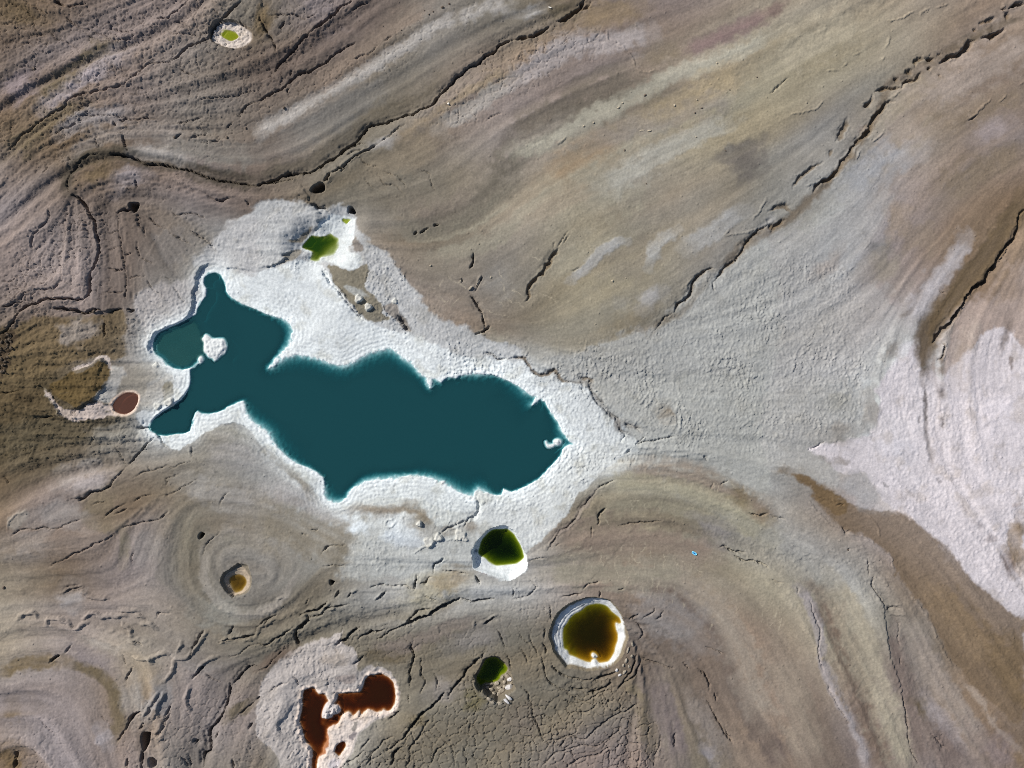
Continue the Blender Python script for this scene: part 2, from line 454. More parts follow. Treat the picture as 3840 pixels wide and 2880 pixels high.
 ('12', '700,1085 900,1085 1100,1110 1300,1070 1420,1130 1520,1230', 18, 14, (136, 120, 98), .8),
 ('12', '1340,1120 1450,1200 1500,1270', 34, 18, (146, 132, 106), .7),
 ('12', '0,1200 200,1200 450,1260 650,1350 760,1500', 70, 50, (138, 126, 104), .75),
 ('12', '650,1560 750,1450 760,1350', 22, 16, (118, 108, 88), .6),
 ('12', '100,900 300,950 500,1050 700,1150', 30, 26, (168, 162, 160), .6),
 ('12', '1800,1270 1860,1230 1900,1280', 20, 8, (146, 134, 118), .85),
 ('12', '1630,1270 1680,1280', 14, 7, (142, 130, 112), .85),
 ('12', '1660,1590 1780,1580 1870,1600', 14, 8, (150, 138, 116), .8),
 ('03', '600,760 750,800 860,850 930,920 970,1000 1000,1100 1020,1250 1000,1400', 22, 10, (116, 98, 66), .75),
 ('03', '0,870 200,780 400,750 560,740', 22, 14, (126, 102, 60), .65),
 ('03', '600,600 750,680 900,740 1000,800', 22, 20, (138, 124, 124), .6),
 ('03', '700,540 900,600 1100,620', 20, 18, (176, 164, 150), .5),
 ('03', '600,130 640,250', 30, 20, (168, 164, 166), .6),
 ('03', '850,1350 920,1450', 26, 24, (168, 158, 162), .6),
 ('03', '1150,900 1180,1050 1200,1200', 40, 30, (156, 148, 140), .6),
 ('03', '1350,900 1380,1050 1300,1200', 36, 26, (140, 140, 144), .6),
 ('03', '0,1620 60,1560 120,1500', 50, 30, (122, 92, 42), .7),
 ('03', '0,1180 200,1160', 34, 30, (126, 100, 62), .6),
 ('03', '1950,1250 2050,1150 2212,1080', 24, 12, (112, 98, 74), .75),
 ('03', '1750,250 1900,340 2100,300', 40, 40, (148, 148, 138), .5),
 ('13', '0,830 100,750 250,680 350,620', 18, 10, (104, 84, 70), .7),
 ('13', '900,720 1000,700 1150,700 1280,680', 24, 14, (106, 92, 66), .75),
 ('13', '1050,640 1250,610 1500,520 1700,430 1900,380', 20, 16, (134, 118, 108), .6),
 ('13', '1300,260 1450,200 1600,100 1750,60', 50, 36, (166, 156, 122), .6),
 ('13', '1600,100 1700,60', 30, 24, (160, 136, 98), .5),
 ('13', '1700,620 1900,560 2100,500', 40, 34, (132, 126, 122), .5),
 ('13', '1500,1000 1700,960', 34, 24, (146, 136, 128), .5),
 ('13', '1300,1250 1500,1280', 26, 16, (118, 104, 74), .6),
 ('13', '1850,1100 1900,1080', 26, 20, (118, 108, 66), .6),
]

# flat-coloured areas: crop, outline, softness px, colour, opacity, object index, roughness kind
AREAS = [
 ('31', '60,350 250,300 450,250 600,180 740,0 1000,0 1050,100 950,350 850,520 700,700 740,800 1000,830 1030,1000 1080,1150 1010,1300 980,1450 960,1659 600,1659 0,1659 0,330', 40, (170, 168, 167), .6),
 ('21', '330,1440 600,1390 760,1310 1000,1240 1250,1190 1400,1070 1560,880 1640,760 1800,720 2000,560 2212,430 2212,1659 700,1659 560,1600 430,1580', 26, (166, 168, 166), .8),
 ('22', '700,0 2212,0 2212,900 1900,800 1650,660 1450,640 1250,720 1050,560 960,330 800,150', 26, (168, 170, 166), .8),
 ('32', '0,0 960,0 960,150 930,280 910,400 740,480 470,520 370,565 500,690 620,780 540,900 420,870 300,780 180,730 0,700', 26, (170, 170, 168), .75),
 # salt crust north-west of the lake
 ('11', '-340,600 -330,400 -200,300 0,110 100,70 300,80 480,110 620,160 700,100 860,190 880,320 960,400 1050,460 1150,560 1240,680 1310,780 1400,900 1480,1000 1600,1080 1750,1150 1900,1210 2050,1270 2212,1330 2300,1400 2212,1659 0,1659 -500,1100', 12, (184, 187, 189), .9),
 ('11', '-330,690 -100,690 0,690 200,650 330,590 480,605 560,650 700,820 800,980 900,1080 1000,1130 1200,1200 1330,1220 1500,1300 1700,1380 1900,1420 2212,1460 2300,1640 0,1640 -400,1000', 9, (220, 228, 231), .9),
 ('01', '1680,700 1600,760 1400,790 1200,880 1150,1000 1180,1090 1220,1200 1250,1300 1330,1240 1640,1060 1720,800', 14, (176, 170, 168), .85),
 ('01', '1870,400 1960,320 2100,240 2212,180 2212,690 1950,650 1840,610 1700,640 1640,600 1780,520', 20, (180, 180, 181), .8),
 ('01', '1330,380 1500,330 1640,440 1600,600 1450,620 1350,520', 30, (128, 122, 118), .6),
 ('02', '1480,560 1580,540 1700,470 1800,400 1950,330 2100,350 2212,420 2212,330 2100,140 1960,180 1700,210 1620,400 1300,390', 5, (214, 220, 220), .95),
 ('12', '0,480 130,590 250,700 380,830 500,960 600,1060 680,1100 900,1060 1100,1080 1280,1060 1450,1120 1560,1250 1750,1190 1880,1160 2212,1150 2212,700 1400,600 500,500 0,250', 7, (200, 206, 204), .95),
 ('12', '820,1010 1000,990 1250,985 1450,1000 1600,1080 1760,1110 1880,1090 1890,1010 1700,930 1400,820 1000,870', 5, (206, 214, 216), .8),
 ('12', '1560,1250 1450,1370 1250,1420 1100,1200 1000,1190 800,1270 830,1400 800,1659 1600,1659 1650,1600 1880,1560 1920,1400 1990,1300 2212,1200 2212,1050 1880,1120', 34, (180, 184, 182), .9),
 ('22', '0,850 400,500 600,300 1000,440 1070,520 960,620 780,760 620,920 500,1080 380,1230 250,1350 130,1450 130,1560 60,1659 -200,1659 -330,1150 -100,960', 6, (198, 204, 205), .95),
 ('22', '0,0 600,0 760,150 830,250 900,340 980,470 800,520 550,520 300,200', 8, (204, 211, 214), .9),
 ('11', '630,620 800,670 900,640 950,630 965,720 940,830 1000,890 1070,970 1090,1060 1160,1080 1060,1120 930,1080 860,1000 760,880 690,790 650,700', 4, (128, 120, 100), .95),
 ('11', '770,800 850,830 930,870 960,900 900,900 820,860', 8, (176, 180, 178), .8),
 ('11', '1090,980 1200,960 1220,1040 1280,1110 1330,1200 1260,1190 1200,1090 1110,1030', 5, (132, 122, 112), .8),
 ('11', '840,380 900,430 925,490 870,520 830,460 800,450', 5, (136, 126, 116), .9),
 ('11', '360,380 480,310 420,390 370,430 250,420', 6, (132, 122, 102), .9),
 ('11', '230,530 330,480 360,510 340,570 200,620 100,650 180,620 250,580', 5, (142, 134, 118), .85),
 ('11', '560,250 640,190 750,200 860,230 850,330 840,440 790,450 820,520 905,540 900,640 800,665 640,610 480,605 480,545 390,480 480,380', 5, (216, 224, 226), .95),
 ('31', '1950,900 2212,640 2300,1700 1550,1700 1520,1300 1680,1060 1800,950', 30, (180, 160, 150), .75),
 # dark rough earth on the left
 ('01', '0,1180 120,1200 300,1090 680,1090 890,1050 1080,1010 1100,1150 1060,1250 1080,1370 960,1470 900,1420 820,1430 640,1480 0,1659', 14, (112, 94, 62), .85),
 ('01', '520,1180 700,1120 880,1130 800,1280 620,1350 500,1340', 24, (146, 136, 128), .8),
 ('01', '0,1230 120,1210 160,1300 100,1380 120,1450 60,1580 0,1600', 10, (76, 62, 46), .85),
 ('D', '620,620 260,640 200,580 170,540 240,470 480,330 560,350 720,290 830,170 920,200 990,320 950,420 860,560 740,710 640,760 560,830 480,820 290,700 200,640', 5, (104, 84, 42), .92),
 ('D', '990,270 1060,250 1150,280 1180,380 1100,500 1030,620 960,730 900,740 760,700 860,590 960,420', 8, (178, 176, 172), .9),
 ('D', '1200,300 1420,200 1620,180 1700,300 1500,480 1400,640 1360,640 1100,640 1080,500', 14, (150, 142, 128), .8),
 ('D', '1660,500 1780,480 1790,600 1740,690 1700,780 1640,820 1640,680', 6, (124, 110, 72), .85),
 ('D', '1380,760 1480,740 1550,790 1500,850 1400,810', 6, (96, 88, 76), .7),
 ('D', '1360,740 1480,540 1620,420 1700,370 1800,400 1700,470 1640,540 1660,640 1620,740 1620,830 1500,850 1420,830', 5, (182, 174, 160), .55),
 ('D', '1800,300 2030,290 2050,440 2000,600 1930,700 1820,760 1810,640 1800,480', 4, (204, 208, 208), .95),
 ('D', '1340,880 1450,860 1540,880 1560,960 1490,1080 1400,1090 1290,960', 6, (184, 188, 190), .9),
 ('D', '1540,900 1600,850 1640,880 1560,940', 5, (124, 110, 88), .85),
 ('D', '100,590 170,650 270,760 330,830 480,850 600,840 680,770 760,745 880,750 980,760 980,840 1040,930 900,930 860,960 700,990 520,1005 420,980 320,900 230,800 140,690', 4, (200, 184, 176), .92),
 ('D', '700,790 850,770 960,800 980,880 860,900 740,860', 14, (158, 148, 144), .8),
 ('D', '860,840 930,830 940,870 880,880', 6, (142, 132, 104), .8),
 ('D', '480,290 620,230 720,190 800,130 880,110 970,120 990,180 990,270 1020,310 970,290 930,180 860,150 760,190 700,240 600,290 530,330 470,310', 4, (196, 182, 174), .9),
 # brown tongue right
 ('32', '210,780 330,790 450,880 600,960 740,1040 900,1090 1050,1100 1180,1120 1300,1220 1450,1320 1580,1430 1680,1560 1760,1659 1900,1790 2130,2000 2212,2060 2212,2900 2000,2840 1880,2710 1750,2610 1600,2410 1480,2240 1420,2090 1370,1950 1250,1820 1150,1660 1100,1640 1090,1600 1050,1490 960,1400 870,1320 720,1280 640,1250 560,1170 480,1090 400,1000 350,900', 11, (122, 101, 76), .85),
 ('33', '1420,250 1600,400 1900,800 2212,1150 2212,600 1900,500 1600,150', 60, (120, 98, 64), .6),
 ('33', '1420,60 1700,300 1900,650 1700,700 1450,420 1300,150', 40, (140, 118, 92), .6),
 ('32', '215,780 330,800 450,890 600,965 700,1030 640,1130 560,1100 430,1020 350,900', 8, (116, 92, 56), .8),
 # pale saline flat on the right
 ('31', '1000,1659 1060,1560 1100,1440 1180,1320 1320,1290 1330,1420 1320,1659 1400,1900 1000,1900', 16, (212, 210, 215), .85),
 ('32', '960,0 960,150 930,280 910,400 840,420 740,480 560,490 470,520 370,565 450,600 520,660 600,740 700,770 830,760 900,850 960,960 1000,1040 1080,1080 1200,1130 1300,1220 1450,1320 1580,1430 1680,1560 1760,1659 1900,1790 2130,2000 2200,2010 2212,1950 2212,1780 2140,1600 2110,1500 2060,1380 2060,1280 2110,1180 2212,1080 2212,-300 1900,-450 1550,-100 1340,-150 1320,-360', 12, (208, 201, 207), .9),
 # crust around the red-brown pool
 ('13', '40,1000 60,900 160,760 330,640 500,560 640,520 740,480 720,580 860,650 870,740 890,820 960,790 1060,800 1160,840 1215,930 1225,1080 1190,1180 1060,1250 960,1320 880,1390 850,1450 800,1560 750,1640 740,1700 260,1700 180,1560 90,1450 20,1390 0,1200', 5, (182, 174, 170), .9),
 ('13', '560,700 700,680 820,690 760,760 620,770', 20, (160, 148, 136), .7),
 ('13', '690,860 780,840 860,860 800,920 700,900', 10, (150, 136, 130), .7),
 ('H', '640,1080 800,970 840,840 930,765 1000,840 1090,740 1120,830 1250,755 1400,800 1480,760 1560,780 1500,830 1400,890 1280,960 1200,1040 1090,1120 1020,1230 940,1400 860,1560 800,1720 420,1720 470,1500 590,1440 640,1290', 4, (218, 204, 194), .9),
 ('H', '620,1700 640,1550 760,1500 800,1600 760,1720', 10, (190, 184, 190), .8),
 ('H', '1000,970 1070,950 1060,1010 1030,1090 980,1090 990,1020', 4, (120, 116, 112), .85),
 ('H', '930,1210 960,1160 1020,1100 1070,1130 1040,1180 970,1240', 4, (120, 112, 118), .8),
 ('12', '1870,1490 1930,1500 2070,1600 2070,1640 1960,1640 1880,1560', 5, (172, 164, 166), .8),
]

# salt-crust worms, pale veins etc: crop, line, half width px, colour, opacity, raise in m
VEINS = [('22', s) for s in [
 '490,1450 540,1430 580,1400 630,1400', '480,1480 520,1490 560,1495 620,1470 690,1465', '400,1480 440,1470 490,1470 500,1440',
 '740,1450 780,1440 830,1445', '770,1460 780,1560 790,1620', '815,1460 820,1490 880,1500 930,1480', '890,1500 890,1560 900,1610 915,1659',
 '1060,1310 1050,1400 1050,1480 1060,1530 1100,1550 1115,1470 1130,1430 1150,1400', '1020,1370 1015,1480 1020,1560 1000,1640',
 '1180,1430 1190,1480 1215,1530 1225,1590', '1215,1530 1240,1480 1240,1430', '1310,1440 1320,1500 1310,1560 1320,1600', '1145,1310 1140,1380',
 '1320,1500 1370,1500', '1030,1090 1040,1010 1130,1020 1150,1100', '790,1120 800,1180 835,1230', '1530,790 1580,790 1630,830 1680,860',
 '1740,870 1750,930', '1770,880 1780,940', '1890,860 1920,900', '1980,880 2030,1000', '390,1530 450,1550', '970,1370 940,1430', '660,1440 690,1420 680,1380',
 '1380,1480 1420,1560 1500,1580', '1460,1510 1500,1560 1500,1620', '1550,1550 1560,1620', '1600,1620 1670,1620', '540,1540 540,1580', '1240,1500 1280,1510']] + [
 ('11', s) for s in ['1650,740 1700,770 1750,810 1790,830', '1690,1000 1700,950 1760,920', '1700,890 1660,930 1640,950', '2100,780 2130,830 2150,900 2212,960',
 '2060,940 2120,960 2150,1000', '2060,620 2110,680 2160,770', '1560,830 1530,800', '1610,760 1590,810', '2000,1020 2060,1040 2212,1090', '1580,900 1640,930']] + [
 ('21', s) for s in ['330,700 370,750 440,780', '680,700 760,740', '130,570 200,580 260,590', '0,850 60,880 130,905', '0,960 60,970 100,1000', '240,870 290,900 350,930',
 '610,900 680,940', '470,560 510,590']] + [('23', s) for s in ['990,0 960,90', '1120,80 1140,140', '1200,0 1210,80', '1330,90 1310,150', '1410,110 1420,170 1390,240',
 '1640,0 1620,40', '1890,30 1880,80', '1800,90 1790,200', '1960,250 1940,340', '1500,240 1490,290', '2180,260 2150,390', '1720,400 1700,470', '1260,40 1240,130']]
VEINS += [('33', s) for s in ['80,320 40,400 0,450', '130,360 90,440 70,560', '650,590 620,640', '840,110 720,160']]
VEINS += [('02', s) for s in ['380,10 400,100 470,180 520,260']]

# cracks and gullies: crop, line, half width px, depth m
CRACKS = [
 ('10', '0,1600 100,1570 250,1505 310,1500 400,1490 480,1480 560,1440 610,1390 700,1330 770,1270 860,1220 920,1160 960,1110 1060,1065 1180,1040 1290,1005 1390,975 1420,940 1500,910 1580,830 1650,755 1700,710 1720,660 1790,620 1850,570 1930,545 1970,490 2060,440 2100,390 2212,350', 5, 1.7),
 ('20', '0,345 80,325 170,290 260,265 330,230', 5, 1.5), ('20', '400,185 470,150 500,120 570,70 630,0', 7, 1.4), ('20', '450,170 560,90 640,60 690,20', 4, .8),
 ('00', '2212,1605 2130,1590 2030,1575 1900,1565 1780,1535 1700,1500 1560,1455 1400,1425 1290,1412 1200,1380 1110,1362 1040,1337 930,1330', 4, 1.0),
 ('00', '850,1325 760,1350 680,1400 620,1470 590,1550 580,1600 600,1659', 3, .6),
 ('01', '620,10 700,70 750,130 790,220 820,290 830,360 840,430 845,500 830,600 800,680 770,780 770,880 740,940', 6, 1.5),
 ('01', '740,940 640,945 560,930 440,915 350,940 260,980 200,1030 140,1110 70,1190 0,1230', 5, 1.2),
 ('01', '0,970 60,980 140,955 200,960', 3, .8), ('01', '440,985 560,1005 680,1030 740,1040 870,1010 890,1020', 6, 1.5), ('01', '950,1050 1000,1020 1070,1008', 4, 1.1),
 ('01', '905,1110 900,1180 900,1260', 3, .8), ('01', '1020,190 1050,170 1120,160', 5, 1.2), ('01', '1190,190 1200,280 1240,330 1245,390', 4, .6),
 ('01', '1025,200 1020,300 1045,420 1065,520 1075,650 1085,800 1085,950', 2.5, .5), ('01', '920,340 1020,335', 2, .4), ('01', '920,500 1050,465', 2, .4), ('01', '1080,560 1150,545', 2, .4),
 ('01', '890,860 1010,865 1075,860', 2, .5), ('01', '930,660 980,670 1065,675', 2.5, .6), ('01', '1090,745 1250,745', 2, .35), ('01', '1180,440 1200,550 1230,590 1320,615', 3, .5),
 ('01', '1270,760 1310,840 1360,880', 2.5, .4), ('01', '1480,820 1530,880 1560,930 1600,950', 2.5, .4), ('01', '1410,735 1470,760', 2, .3), ('01', '0,770 80,770 140,720', 2.5, .5),
 ('01', '560,760 500,810 440,830 300,840', 2.5, .5), ('01', '270,840 220,890 160,950', 2.5, .5), ('01', '440,130 420,230 380,280 300,360 270,420 280,520', 4, .5),
 ('01', '1280,210 1360,280 1430,310', 3, .5), ('01', '1450,340 1560,410 1640,450', 3, .5), ('01', '1640,330 1720,380 1800,430 1860,500', 4, .6), ('01', '1480,160 1530,200 1620,180 1780,215', 3, .5),
 ('01', '1780,20 1840,60 1920,80 2000,60', 4, .7), ('01', '2120,70 2150,120', 3, .5), ('01', '650,280 690,300 760,290', 3, .5),
 ('10', '590,1570 620,1530 640,1500', 8, 1.6), ('10', '640,1500 720,1450 800,1400 870,1350 960,1300 1060,1240', 4, 1.0), ('10', '1060,1240 1130,1180 1200,1140 1300,1090', 2, .4),
 ('10', '740,1470 800,1400', 4, 1.0), ('10', '760,1290 860,1250 940,1240', 2.5, .5), ('10', '770,1330 830,1310 920,1290', 2.5, .5), ('10', '100,1590 250,1550 380,1540', 2.5, .6),
 ('10', '820,0 740,50 690,115 600,180 500,250', 7, 1.7), ('10', '500,250 410,320 340,390 270,470 200,530 150,600', 5, .9), ('10', '830,75 900,30 960,0', 4, .7), ('10', '240,190 190,240', 4, .8),
 ('10', '130,130 200,120 260,140 320,120 420,160 540,110', 2.5, .6), ('10', '850,370 760,420 640,490 560,560 460,610 360,640 260,740 150,790 60,850 0,890', 4.5, .9),
 ('10', '20,110 60,210 100,270 120,330 150,400 160,470', 4, .7), ('10', '300,600 290,650', 3, .7), ('10', '290,740 270,790', 3, .7), ('10', '1060,385 1000,440 930,475 810,520', 3, .4),
 ('10', '1180,295 1100,340', 3, .4), ('10', '1940,550 1990,550', 3, .5), ('10', '1990,1040 2030,1000 2150,970', 2, .3), ('10', '870,1350 960,1420 1060,1450', 2, .35),
 ('10', '1400,1450 1480,1500 1500,1570 1550,1650', 2, .3), ('10', '1100,1480 1220,1520 1300,1610', 2, .35), ('10', '1050,1500 1100,1590 1200,1600 1280,1650', 2, .3), ('10', '930,1540 1030,1630', 2, .3),
 ('00', '2080,20 2010,90 1930,140 1850,190 1815,250 1800,325', 6, 1.4), ('00', '1800,325 1700,370 1600,410 1530,480 1480,530', 4, .9), ('00', '1480,530 1300,540 1220,600 1150,670 1080,720', 3, .6),
 ('00', '1080,720 960,745 850,770 720,800 600,830 560,870 555,900 430,980 330,1030 250,1110 150,1200 60,1310', 3.5, .7), ('00', '470,0 510,40 560,60', 6, 1.3), ('00', '560,60 640,55 740,30', 4, .9),
 ('00', '540,130 620,190 700,240 790,270 880,300 1000,350 1150,360', 2.5, .5), ('00', '690,260 760,320 850,350 980,360', 2, .4), ('00', '400,260 480,330 560,350 640,400 690,460', 2, .4),
 ('00', '880,230 980,250 1100,290 1170,310', 2.5, .5), ('00', '80,20 200,80 300,160', 2, .4), ('00', '200,10 330,90 420,140', 2, .4), ('00', '1620,0 1560,60 1480,110 1440,160 1330,165', 4, .8),
 ('00', '1510,180 1590,200 1630,230', 3, .5), ('00', '1440,250 1500,290 1620,300 1770,310', 2, .4), ('00', '1690,470 1700,560 1725,610', 2, .35), ('00', '1530,560 1620,620 1700,670', 2, .35),
 ('00', '1100,1000 1060,1030 1020,1030', 4, .8), ('00', '980,1040 975,1080', 3, .6), ('00', '2212,790 2100,800 1980,830 1850,850 1700,870', 3, .5), ('00', '2212,880 2120,930 2050,990', 3, .6),
 ('00', '1750,1000 1600,1040 1480,1070', 3, .5), ('00', '1350,1020 1200,1030 1000,1000 800,990 640,1010', 3, .5), ('00', '1500,1190 1570,1150', 4, .5), ('00', '1650,1180 1760,1140', 5, .5),
 ('00', '1800,1200 1870,1220 1920,1200', 4, .4), ('00', '1040,1130 1060,1200 1090,1280 1120,1330', 4, .7), ('00', '820,1150 810,1230 860,1290', 3, .5), ('00', '2010,1040 1950,1110', 3, .5),
 ('00', '480,1160 560,1110 700,1060', 3, .5), ('00', '400,1440 370,1500', 4, .6), ('00', '570,1340 620,1380', 3, .5), ('00', '2100,220 2060,160', 4, .6), ('00', '1160,1540 1160,1620', 3, .6),
 # upper right gully
 ('30', '2212,40 2150,45 2100,68', 8, 1.5), ('30', '2060,75 2020,80', 6, .8), ('30', '2090,110 2070,180', 9, .7), ('30', '2050,260 1950,295 1850,312', 8, 1.3), ('30', '1970,160 1900,180 1830,200', 9, .7),
 ('30', '1800,320 1740,380 1690,440 1640,470 1560,505 1490,545', 8, 1.2), ('30', '1480,460 1490,465', 8, .7), ('30', '1440,500 1400,515 1370,500', 7, .8), ('30', '1360,510 1290,520 1280,570', 6, .6),
 ('30', '1410,590 1390,600', 8, .9), ('30', '1250,600 1180,630', 10, .6), ('30', '1320,620 1280,680 1180,710 1160,760', 6, 1.0), ('30', '1160,760 1080,765 1000,770 920,795', 6, .8),
 ('30', '900,820 880,870 830,930', 8, .6), ('30', '1130,660 1090,690', 6, .4), ('30', '1090,880 1040,890 980,940 930,1000 890,1070 870,1130 820,1190 740,1250 710,1320 650,1380 610,1460 540,1530 430,1590 400,1659', 8, 1.1),
 ('30', '700,1020 690,1080 660,1130 620,1190 590,1235', 10, .5), ('30', '470,1400 400,1430 340,1490 280,1540 200,1630', 7, .5), ('30', '560,1290 510,1360', 4, .3), ('30', '1800,230 1780,250', 8, .5),
 ('30', '1480,655 1470,665', 4, .4), ('30', '0,795 50,785 100,735 180,670', 2, .3), ('30', '1720,1045 1810,990', 3, .4),
 ('21', '2212,280 2140,320 2080,380 2020,460 1990,520 1920,600 1850,650 1780,750 1745,790', 4, .6), ('21', '1940,590 1950,600', 5, 1.4),
 ('21', '1760,650 1680,670 1600,730 1560,800 1550,860 1500,930 1440,980 1400,1040', 5, .7), ('21', '1400,1040 1330,1080 1290,1130 1250,1190', 3, .4), ('21', '1740,790 1760,860', 3, .4),
 ('21', '400,485 360,560 290,650 230,710 190,760 150,850 170,900 120,955', 7, .9), ('21', '490,330 440,400 400,470', 2.5, .3), ('21', '500,370 450,440', 3, .3), ('21', '370,430 355,490', 3, .3),
 ('21', '510,680 590,660', 2.5, .4), ('31', '0,180 60,140 130,110 170,140 230,165', 8, .4), ('31', '140,240 80,270 40,330', 8, .7), ('31', '0,300 60,280', 10, .4),
 ('31', '2212,150 2170,200 2160,320 2110,420 2040,490 1990,570 1970,640 1900,690 1880,780 1800,820 1740,880 1700,950 1640,1020 1580,1110 1510,1190 1470,1260 1420,1300', 7, 1.5),
 ('31', '2000,650 1920,680', 4, .8), ('31', '1460,850 1520,880', 2, .3), ('31', '1500,1290 1520,1330 1510,1420 1470,1470', 4, .6),
 # lake surroundings
 ('11', '1360,370 1400,330', 4, .8), ('11', '1420,350 1500,315', 4, .9), ('11', '1530,295 1580,287', 4, .8), ('11', '1885,530 1880,590 1855,660', 4, 1.0),
 ('11', '1840,870 1890,940 1910,990 1950,1050 1970,1110 1975,1170', 5, .9), ('11', '1890,1230 1970,1195 2025,1145', 5, 1.0), ('11', '1950,740 1930,790 1890,850', 7, .6), ('11', '1780,760 1770,790', 5, .5),
 ('11', '450,90 520,120 620,155', 5, .7), ('11', '550,660 600,710 650,780 690,820 740,880 790,950 850,1020 900,1080 950,1110', 6, .5), ('11', '1210,1050 1250,1120 1290,1180 1330,1200', 7, .7),
 ('11', '1380,1030 1480,990', 0.1, .01), ('21', '0,1440 80,1440 130,1490 200,1570 300,1590 380,1550 440,1620 520,1640', 5, .5), ('11', '1960,1390 2040,1400 2100,1440 2212,1445', 4, .5),
 ('21', '580,1610 660,1610 700,1659', 7, .5), ('22', '660,0 720,100 780,180 830,250 900,300 920,370', 9, .5), ('22', '590,20 620,80', 4, .4), ('22', '920,370 990,440 960,500', 5, .4), ('22', '960,330 1060,370 1110,420', 7, .4),
 ('22', '1060,520 1150,510 1240,490 1330,460 1410,450', 3, .6), ('22', '1060,515 1170,450', 3, .5), ('22', '990,600 1040,550', 4, .4), ('22', '730,920 800,880 900,840', 4, .5),
 ('22', '730,930 680,990 620,1060 560,1140 500,1200 420,1290 370,1350 300,1430', 5, .5), ('22', '730,1150 760,1100 810,1078', 4, 1.0), ('22', '735,1150 740,1220', 3, .5), ('22', '680,1230 690,1310', 4, .5),
 ('22', '930,1230 1050,1210 1150,1190 1300,1180', 3, .5), ('22', '1780,1420 1840,1400 1880,1430 2020,1450', 4, .6), ('22', '1900,1470 2010,1520 2120,1540 2212,1600', 3.5, .6), ('22', '2050,1110 2120,1140 2212,1140', 3.5, .6),
 ('22', '1800,880 1860,830', 3, .5), ('22', '1740,860 1720,910', 2, .3), ('22', '1660,620 1700,680', 5, .5), ('22', '160,1530 230,1500 300,1490', 3, .4), ('22', '370,1410 430,1380', 2, .3),
 ('12', '1900,990 1920,1060 1890,1140 1820,1170 1790,1240', 7, .5), ('12', '1590,1290 1700,1230 1800,1190', 6, .5), ('12', '1540,1640 1540,1570 1600,1540 1630,1500', 5, .8), ('12', '560,1470 620,1410 700,1405 770,1390', 2.5, .5),
 ('12', '580,1585 660,1570 760,1570', 2.5, .5), ('12', '480,1270 540,1245', 2.5, .4), ('12', '1620,1620 1720,1625 1830,1640', 3, .6), ('12', '1870,1450 1900,1480', 6, .8), ('12', '380,1300 450,1310', 2, .3),
 ('13', '1390,0 1385,80 1380,110', 5, 1.2), ('13', '1530,0 1480,50 1430,60', 4, .9), ('13', '1910,0 1940,80', 4, 1.0), ('13', '1760,190 1700,220 1620,260 1560,300 1480,340 1400,370 1300,420 1270,430', 8, 1.6),
 ('13', '1300,420 1400,310 1500,290', 4, .8), ('13', '2050,190 1950,205 1870,210 1780,190', 5, 1.0), ('13', '2070,340 2030,380 1960,420', 6, 1.0), ('13', '890,440 820,490 760,540 680,600', 6, 1.2),
 ('13', '1120,460 1040,480 960,500 890,540', 5, 1.1), ('13', '1350,440 1250,440 1150,490 1050,550', 3, .7), ('13', '380,350 430,310 520,300 580,260 620,220', 6, 1.0), ('13', '440,350 440,390 390,440 340,480 350,560 370,600', 9, 1.6),
 ('13', '440,350 560,350 600,290 700,270 800,250', 4, .7), ('13', '320,450 240,510 150,550 90,590 0,580', 4, .8), ('13', '680,190 720,130', 5, .8), ('13', '790,190 830,140', 4, .6), ('13', '1030,200 1120,135', 5, .8),
 ('13', '960,100 1060,70 1180,90 1290,80 1380,105', 2.5, .5), ('13', '1450,150 1530,200 1560,215', 3, .6), ('13', '420,250 450,190', 2.5, .5), ('13', '0,470 40,430 130,370 210,350', 3, .6),
 ('13', '1330,570 1340,630 1360,680 1350,740 1330,820 1325,900 1325,950', 4.5, .9), ('13', '1430,710 1440,790 1420,860 1465,920 1420,1000', 3.5, .7), ('13', '1300,1020 1315,1090', 3, .6), ('13', '1540,850 1570,910 1560,990', 2.5, .5),
 ('13', '1930,700 1870,770 1820,830 1770,910 1700,980 1650,1040', 5.5, 1.2), ('13', '1610,1020 1550,1090 1500,1140 1420,1210 1380,1270 1340,1330 1280,1390 1230,1430', 6, 1.3), ('13', '1260,1470 1210,1530 1180,1570 1180,1610 1140,1659', 6, 1.2),
 ('13', '1230,1430 1190,1480 1130,1520', 3, .6), ('13', '1500,1250 1440,1350 1380,1430 1320,1500 1320,1580 1290,1640', 3, .6), ('13', '1640,1450 1560,1520 1490,1640', 3, .6), ('13', '1170,1380 1080,1460 1000,1570 950,1659', 3, .6),
 ('13', '930,1510 850,1570 760,1640', 3, .6), ('13', '1010,1400 960,1440 900,1500', 2.5, .5), ('13', '2090,470 2140,540 2150,600 2180,620', 3, .6), ('13', '2170,690 2200,800', 3.5, .7), ('13', '1980,660 1950,700', 2.5, .5),
 ('13', '1600,1400 1700,1500 1720,1659', 2.5, .5), ('13', '1790,1480 1820,1560 1820,1659', 2.5, .5), ('13', '1240,1180 1200,1220 1140,1260', 5, .6), ('13', '930,690 880,740 830,760', 4, .6),
 ('13', '300,850 350,930 365,1000', 3, .5), ('13', '100,1000 200,950 280,900', 2.5, .4), ('13', '600,1020 620,900 640,830', 2.5, .4), ('13', '320,1500 270,1560 280,1600', 3, .5), ('13', '0,1060 40,1040', 3, .6), ('13', '0,860 60,800 140,730 250,650', 3, .5),
 ('23', '270,580 300,650 290,680', 4, .8), ('23', '290,460 280,560', 3, .6), ('23', '150,490 170,560 200,630 215,690', 2.5, .5), ('23', '60,610 110,690 130,750', 2.5, .5), ('23', '70,490 110,550 160,590', 2, .4),
 ('23', '250,680 280,780 310,900 400,970 480,1010', 3, .6), ('23', '350,760 400,830 450,850 560,890 650,910 720,885', 3.5, .8), ('23', '500,970 560,990 640,985', 4, .8), ('23', '640,1015 720,1015 790,985 850,930 850,895', 5.5, 1.3),
